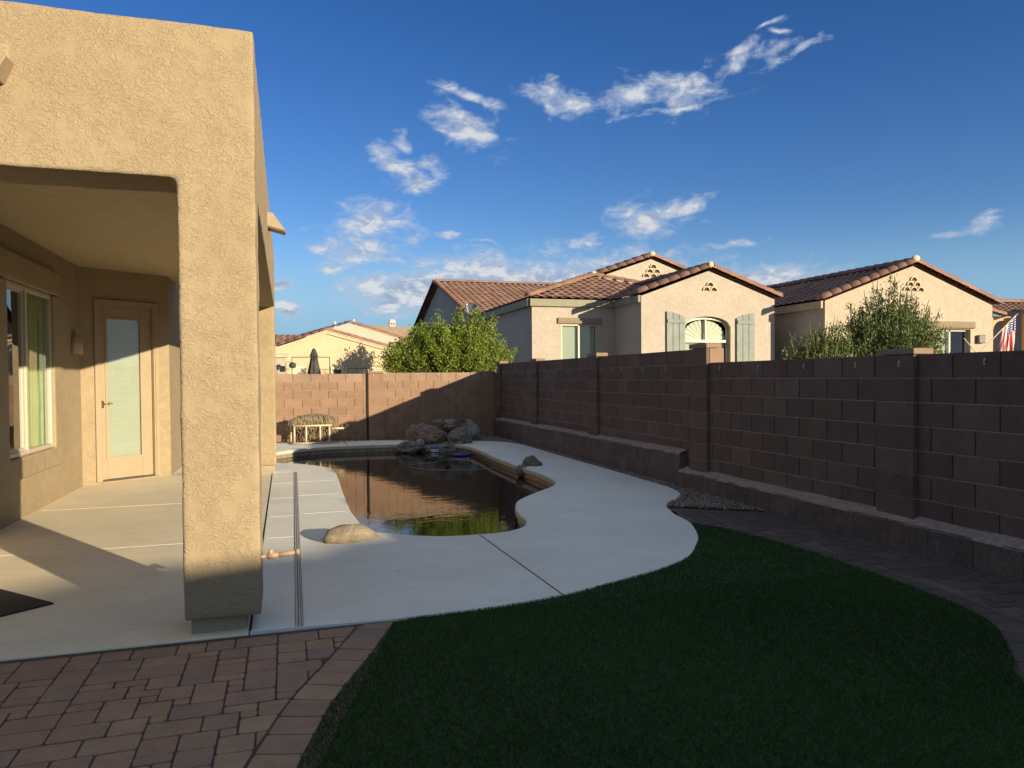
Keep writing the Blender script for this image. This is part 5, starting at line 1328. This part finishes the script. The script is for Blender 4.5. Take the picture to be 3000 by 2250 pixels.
# lean-to corner at left with fascia
mb = MB(); mb.box(-3, .0, 36, 38, -.02, 2.55); mb.done('wall', M['h1'], h4)
mb = MB(); mb.box(-3.1, .14, 35.9, 36.6, 2.48, 2.62); mb.box(-3.1, .16, 35.85, 36.4, 2.63, 2.70); mb.done('fascia', M['mortarcap'], h4)
mb = MB(); mb.box(-.35, -.22, 35.96, 35.999, 1.9, 2.15); mb.done('window', M['darkframe'], h4)
K4 = 0.64
for o in list(h4.children):
    for v in o.data.vertices:
        v.co = Vector((v.co.x * K4, v.co.y * K4, 1.44 + (v.co.z - 1.44) * K4))
    o.matrix_parent_inverse = Matrix.Translation(-Vector((2.1 * K4, 40 * K4, 0)))
h4.location = (2.1 * K4, 40 * K4, 0)
h5 = empty('house', (5, 55, 0)); tag(h5, 'pink stucco house with brown shingle roof and chimney behind the yellow house', 'house')
YP = 55.0
mb = MB(); A = [(-1, YP, -.02), (12, YP, -.02), (12, YP, 3.3), (4.6, YP, 5.55), (-1, YP, 3.8)]
mb.poly3(A, [(p[0], p[1] + 9, p[2]) for p in A]); mb.done('wall', M['pink'], h5)
mb = MB(); tile_run(mb, (-1, YP - .1, 3.92), (4.6, YP - .1, 5.62), .14, .45); tile_run(mb, (12, YP - .1, 3.4), (4.6, YP - .1, 5.62), .14, .45); mb.done('ridge_tiles', M['tileridge'], h5, smooth=True)
mb = MB(); A = [(4.6, YP + 1.0, 5.60), (12.5, YP + .8, 3.2), (15, YP + 1, 3.2), (15, YP + 4.5, 5.52), (5.2, YP + 4.5, 5.6)]
mb.poly3([(5.1, YP + .6, 5.45), (12.5, YP + .6, 3.2), (16, YP + .6, 3.2), (16, YP + 4.5, 5.42), (5.3, YP + 4.5, 5.50)], [(5.1, YP + .6, 5.30), (12.5, YP + .6, 3.05), (16, YP + .6, 3.05), (16, YP + 4.5, 5.25), (5.3, YP + 4.5, 5.3)]); mb.done('roof', M['shingle'], h5)
mb = MB(); mb.box(8.0, 8.5, YP + 4, YP + 4.6, 5.0, 5.75); mb.poly3([(7.98, YP + 3.98, 5.88), (8.52, YP + 3.98, 5.88), (8.52, YP + 4.62, 5.88), (7.98, YP + 4.62, 5.88)], [(8.06, YP + 4.05, 6.18), (8.44, YP + 4.05, 6.18), (8.44, YP + 4.5, 6.18), (8.06, YP + 4.5, 6.18)])
mb.box(8.03, 8.08, YP + 4.02, YP + 4.1, 5.75, 5.88); mb.box(8.42, 8.47, YP + 4.02, YP + 4.1, 5.75, 5.88); mb.box(8.22, 8.27, YP + 4.02, YP + 4.1, 5.75, 5.88)
mb.done('chimney', M['pink'], h5)
mb = MB(); mb.tube([(3.5, YP, 5.2), (3.5, YP, 5.62)], .07, 8); mb.done('vent_pipe', M['whiteplastic'], h5)
mb = MB(); mb.tube([(4.85, YP, 5.5), (4.85, YP, 5.8)], .07, 8); mb.done('vent_pipe', M['whiteplastic'], h5)
# blocker: neighbour's house out of the picture on the right, throws the evening shade over the yard
h6 = empty('house', (8, -15, 0.6)); tag(h6, 'tan house with a low roof standing behind and right of the camera, outside the picture', 'house')
prof = [(-4.9, 0.5), (-4.9, 2.8), (-5.48, 2.93), (-6.49, 3.06), (-8.03, 3.46), (-9.27, 3.70), (-10.8, 3.95), (-13.8, 4.4), (-28, 4.4), (-28, 0.5)]
mb = MB(); mb.poly3([(8, y, z) for y, z in prof], [(18, y, z) for y, z in prof]); mb.done('wall', M['h2'], h6)
# ------------------------------------------------------------------ umbrella, frames
um = empty('umbrella', (0.94, 26, 0)); tag(um, 'closed dark grey patio umbrella standing beyond the back wall', 'umbrella')
bm = bmesh.new(); n = 32; rings = []
for (z, r, f) in ((2.50, .012, 0), (2.47, .05, .1), (2.40, .075, .15), (2.25, .125, .2), (2.23, .145, .25), (2.22, .10, .2), (1.95, .14, .3), (1.6, .20, .35), (1.2, .25, .4), (.9, .22, .4)):
    rings.append([bm.verts.new((0.94 + r * (1 + f * (.5 if k % 4 < 2 else -.5)) * math.cos(2 * PI * k / n), 26 + r * (1 + f * (.5 if k % 4 < 2 else -.5)) * math.sin(2 * PI * k / n), z)) for k in range(n)])
for a, b_ in zip(rings[:-1], rings[1:]):
    for k in range(n): bm.faces.new((a[k], a[(k + 1) % n], b_[(k + 1) % n], b_[k]))
me = bpy.data.meshes.new('canopy'); bm.to_mesh(me); bm.free(); link('canopy', me, M['canvas'], um, True)
mb = MB(); mb.tube([(0.94, 26, 0), (0.94, 26, 1.3)], .02, 8); mb.tube([(0.94, 26, 0), (0.94, 26, .07)], .22, 16); mb.done('pole', M['darkframe'], um)
fr = MB(); yf = 22.0; r = .013
fr.tube([(0.18, yf, 0), (0.18, yf, 2.08)], r, 6); fr.tube([(1.235, yf, 0), (1.235, yf, 2.08)], r, 6); fr.tube([(0.18, yf, 2.08), (1.235, yf, 2.08)], r, 6)
tag(fr.done('pipe_frame', M['greenpipe']), 'tall dark green rectangular pipe frame around the closed umbrella beyond the back wall', 'frame')
fr = MB(); yf = 21.5
fr.tube([(-.4, yf, 1.74), (1.25, yf, 1.72)], .008, 5); fr.tube([(.12, yf, 0), (.12, yf, 1.74)], .008, 5); fr.tube([(.55, yf, 0), (.55, yf, 1.74)], .008, 5); fr.tube([(.9, yf, 0), (.9, yf, 1.74)], .008, 5)
tag(fr.done('wire_fence', M['greenpipe']), 'low thin wire fence rail crossing in front of the closed umbrella', 'fence')
fr = MB(); yf = 21.0
fr.tube([(1.68, yf, 0), (1.68, yf, 1.74)], .009, 5); fr.tube([(1.68, yf, 1.74), (2.2, yf, 1.74)], .009, 5); fr.tube([(1.92, yf, 0), (1.92, yf, 1.77)], .009, 5); fr.tube([(2.2, yf, 0), (2.2, yf, 1.74)], .009, 5)
tag(fr.done('pipe_frame', M['greenpipe']), 'small thin green pipe frame beside the green tree beyond the back wall', 'frame')
o = rock('bird_feeder', (0.22, 25.0, 1.9), (.12, .1, .1), M['canvas'], 31, rough=.8, sub=3); tag(o, 'small black feeder hanging from a hook left of the closed umbrella', 'feeder')
fr = MB(); fr.tube([(.22, 25.0, 1.95), (.1, 25, 2.02), (.02, 25, 2.02), (.02, 25, 0)], .012, 5); fr.done('hook_pole', M['darkframe'], o)
for ob, k in ((um, 0.885), (o, 0.905)):
    for q in [ob] + list(ob.children):
        if q.type != 'MESH': continue
        for v in q.data.vertices: v.co = Vector((v.co.x * k, v.co.y * k, 1.44 + (v.co.z - 1.44) * k))
# ------------------------------------------------------------------ TREES
def tree(name, base, trunk_r, lobes, nbranch, nleaf, leafsize, mat, label, cat, seed, up=0.35, asp=2.0, spikes=0, fill=0.5, clump=0.09):
    R = random.Random(seed); rg = np.random.default_rng(seed)
    t = empty(name, base); tag(t, label, cat)
    base = Vector(base)
    mb = MB(); tips = []
    tot = sum(l[1][0] * l[1][1] * l[1][2] for l in lobes)
    for (c, r) in lobes:
        nb = max(3, int(nbranch * r[0] * r[1] * r[2] / tot))
        c = Vector(c)
        hub = base.lerp(c, 0.45) + Vector((R.uniform(-.1, .1), R.uniform(-.1, .1), 0))
        mb.tube([base, base.lerp(hub, .5) + Vector((R.uniform(-.05, .05), R.uniform(-.05, .05), 0)), hub], trunk_r, 6, r1=trunk_r * .55)
        for _ in range(nb):
            while True:
                d = Vector((R.gauss(0, 1), R.gauss(0, 1), R.gauss(0, 1))).normalized()
                if d.z > -0.55: break
            q = R.uniform(0.25, 1.0) ** 0.5 * R.uniform(0.82, 1.12)
            tip = c + Vector((d.x * r[0], d.y * r[1], d.z * r[2])) * q
            mid = hub.lerp(tip, .55) + Vector((0, 0, .05 * r[2]))
            mb.tube([hub, mid, tip], trunk_r * .22, 4, r1=.002)
            tips.append((mid, tip, (tip - hub).normalized(), q))
    mb.done('trunk', M['bark'], t)
    # leaves around outer half of branches
    n = nleaf; idx = rg.integers(0, len(tips), n)
    mids = np.array([tuple(x[0]) for x in tips]); tp_ = np.array([tuple(x[1]) for x in tips])
    s_ = rg.beta(2.2, 1.1, n)[:, None] * 1.12
    P = mids[idx] + (tp_[idx] - mids[idx]) * s_ + rg.normal(0, clump, (n, 3)) * (1.25 - s_ * .6)
    D = (tp_[idx] - mids[idx]); D /= np.linalg.norm(D, axis=1)[:, None] + 1e-6
    D = D * .5 + rg.normal(0, .6, (n, 3)) + np.array([0, 0, up]); D /= np.linalg.norm(D, axis=1)[:, None]
    Nn = rg.normal(0, 1, (n, 3)); Sx = np.cross(D, Nn); Sx /= np.linalg.norm(Sx, axis=1)[:, None] + 1e-6
    L = leafsize * rg.uniform(.6, 1.3, n)[:, None]; Wd = L / asp
    V = np.stack([P, P + D * L * .5 + Sx * Wd * .5, P + D * L, P + D * L * .5 - Sx * Wd * .5], 1)
    me = tris_mesh(V, np.array([[0, 1, 2, 3]]), 'crown'); link('crown', me, mat, t)
    if spikes:
        k = [x for x in tips if x[3] > .72]; R.shuffle(k); mbs = MB()
        for (m_, tp1, d, q) in k[:spikes]:
            d = (d + Vector((0, 0, 1.1))).normalized(); L_ = R.uniform(.12, .26); sd2 = Vector((R.uniform(-.3, .3), R.uniform(-.3, .3), 0))
            mbs.tube([tp1, tp1 + d * L_ * .5, tp1 + d * L_ + sd2 * .06], .011, 5, r1=.003)
        mbs.done('seed_spikes', M['spike'], t)['kind'] = 'stuff'
    return t
tree('citrus_tree', (4.3, 19.4, 0.3), .07, [((4.05, 19.4, 2.25), (.95, .8, .75)), ((4.9, 19.4, 2.3), (.75, .75, .7)), ((3.2, 19.5, 2.0), (.75, .6, .45)), ((4.55, 19.2, 1.85), (.9, .6, .4)), ((5.55, 19.4, 2.0), (.55, .4, .4)), ((3.95, 19.3, 2.75), (.35, .3, .45)), ((5.0, 19.3, 2.85), (.25, .25, .5)), ((5.35, 19.3, 2.9), (.25, .2, .45)), ((2.75, 19.6, 1.75), (.6, .4, .28)), ((4.45, 19.3, 2.95), (.18, .18, .35)), ((3.5, 19.3, 2.55), (.25, .2, .3)), ((5.75, 19.3, 2.2), (.3, .2, .25))], 300, 52000, .06, M['leaf1'],
     'dense yellow-green citrus tree rising behind the back wall', 'tree', 5, clump=.085)
tree('feathery_shrub', (9.4, 9.7, 0.5), .05, [((9.4, 9.6, 2.0), (.85, .6, .7)), ((10.2, 9.9, 1.95), (.55, .5, .5)), ((8.75, 9.5, 1.95), (.5, .4, .45)), ((9.3, 9.6, 2.5), (.38, .35, .42)), ((10.0, 9.8, 2.35), (.35, .3, .38))], 280, 22000, .05, M['leaf2'],
     'airy green shrub with upright yellow seed spikes beyond the right wall', 'shrub', 9, up=.6, asp=2.6, spikes=220, clump=.06)
tree('feathery_shrub', (8.0, 9.6, 0.5), .03, [((8.0, 9.5, 1.78), (.5, .4, .35)), ((7.65, 9.5, 1.65), (.35, .3, .22)), ((8.1, 9.5, 2.05), (.18, .18, .22))], 110, 6000, .05, M['leaf2'],
     'low dark green shrub to the left of the airy spiked shrub', 'shrub', 12, up=.6, asp=2.6, spikes=60, clump=.06)
tree('shade_tree', (4.0, 23.0, 0.0), .06, [((4.05, 23.0, 2.65), (.4, .4, .45)), ((3.5, 23.1, 2.3), (.35, .35, .35))], 70, 3500, .09, M['leaf1'],
     'smaller tree half hidden behind the yellow-green citrus tree', 'tree', 15)
# ------------------------------------------------------------------ FLAG
fg = empty('flag', (18.9, 16.0, 2.1)); tag(fg, 'red white and blue american flag drooping from a slanted pole at the right edge', 'flag')
P0 = Vector((18.75, 16.0, 2.0)); P1 = Vector((20.22, 16.0, 3.16))
mb = MB(); mb.tube([P0, P1], .016, 8); mb.done('pole', M['pvc'], fg); blob('finial', tuple(P1), (.03, .03, .03), M['brass'], fg)
m, T, b = newmat('flag_cloth')
uvn = T.new('ShaderNodeUVMap'); sp = T.new('ShaderNodeSeparateXYZ', {0: uvn.outputs[0]})
u_, v_ = sp.outputs[0], sp.outputs[1]
stripe = T.m('GREATER_THAN', T.m('FRACT', T.m('MULTIPLY', v_, 6.5)), 0.5)      # 13 stripes
cs = T.mix(stripe, (0.50, 0.03, 0.035, 1), (0.72, 0.68, 0.62, 1))
canton = T.m('MULTIPLY', T.m('LESS_THAN', u_, 0.4), T.m('GREATER_THAN', v_, 6 / 13))
fu = T.m('SUBTRACT', T.m('FRACT', T.m('MULTIPLY', u_, 15.0)), 0.5); fv = T.m('SUBTRACT', T.m('FRACT', T.m('MULTIPLY', T.m('SUBTRACT', v_, 6 / 13), 9.3)), 0.5)
star = T.m('LESS_THAN', T.m('SQRT', T.m('ADD', T.m('MULTIPLY', fu, fu), T.m('MULTIPLY', fv, fv))), 0.27)
cc = T.mix(star, (0.02, 0.035, 0.16, 1), (0.75, 0.73, 0.7, 1))
T.put(b.inputs['Base Color'], T.mix(canton, cs, cc)); b.inputs['Roughness'].default_value = .8
V = []; F = []; UV = []; nu, nv = 40, 26; DP = (P1 - P0).normalized()
for i in range(nu + 1):
    for k in range(nv + 1):
        u = i / nu; v = k / nv        # v along pole (1 at tip), u: away from the pole (hangs)
        a = P1 - DP * (1 - v) * .62 - DP * .05
        fold = .045 * math.sin(v * 17 + u * 2.5) * (0.3 + u)
        hang = Vector((-0.16 * u + (0.5 - v) * -0.10 * u, fold, -1.0 * u * 1.02))
        p = a + hang + Vector((.03 * math.sin(v * 12 + u * 5) * u, 0, 0)); V.append(tuple(p)); UV.append((u, v))
for i in range(nu):
    for k in range(nv):
        q = i * (nv + 1) + k; F.append((q, q + 1, q + nv + 2, q + nv + 1))
me = fromdata(V, F, 'cloth'); uvl = me.uv_layers.new(name='UVMap')
for l in me.loops: uvl.data[l.index].uv = UV[l.vertex_index]
link('cloth', me, m, fg, True)
mb = MB(); mb.tube([(18.25, 16.0, 2.45), (18.75, 16.0, 2.0)], .014, 8); tag(mb.done('slanted_pole', M['pvc']), 'bare slanted pole crossing left of the flag pole behind the wall', 'pole')
# ------------------------------------------------------------------ HILLS
V = []; F = []; n = 120
for i in range(n + 1):
    a = R_(20 + 60 * i / n); d = 2500; x = d * math.sin(a); y = d * math.cos(a)
    hgt = 40 + 170 * math.exp(-((math.degrees(a) - 52.5) / 3.2) ** 2) + 14 * mn.noise((i * .25, 0, 0)) + 8 * mn.noise((i * .8, 3, 0))
    V += [(x, y, -5), (x, y, max(5, hgt)), (x * 1.3, y * 1.3, -5)]
for i in range(n):
    F += [(3 * i, 3 * i + 3, 3 * i + 4, 3 * i + 1), (3 * i + 1, 3 * i + 4, 3 * i + 5, 3 * i + 2)]
hl_ = link('hills', fromdata(V, F, 'hills'), M['hill']); tag(hl_, kind='structure')
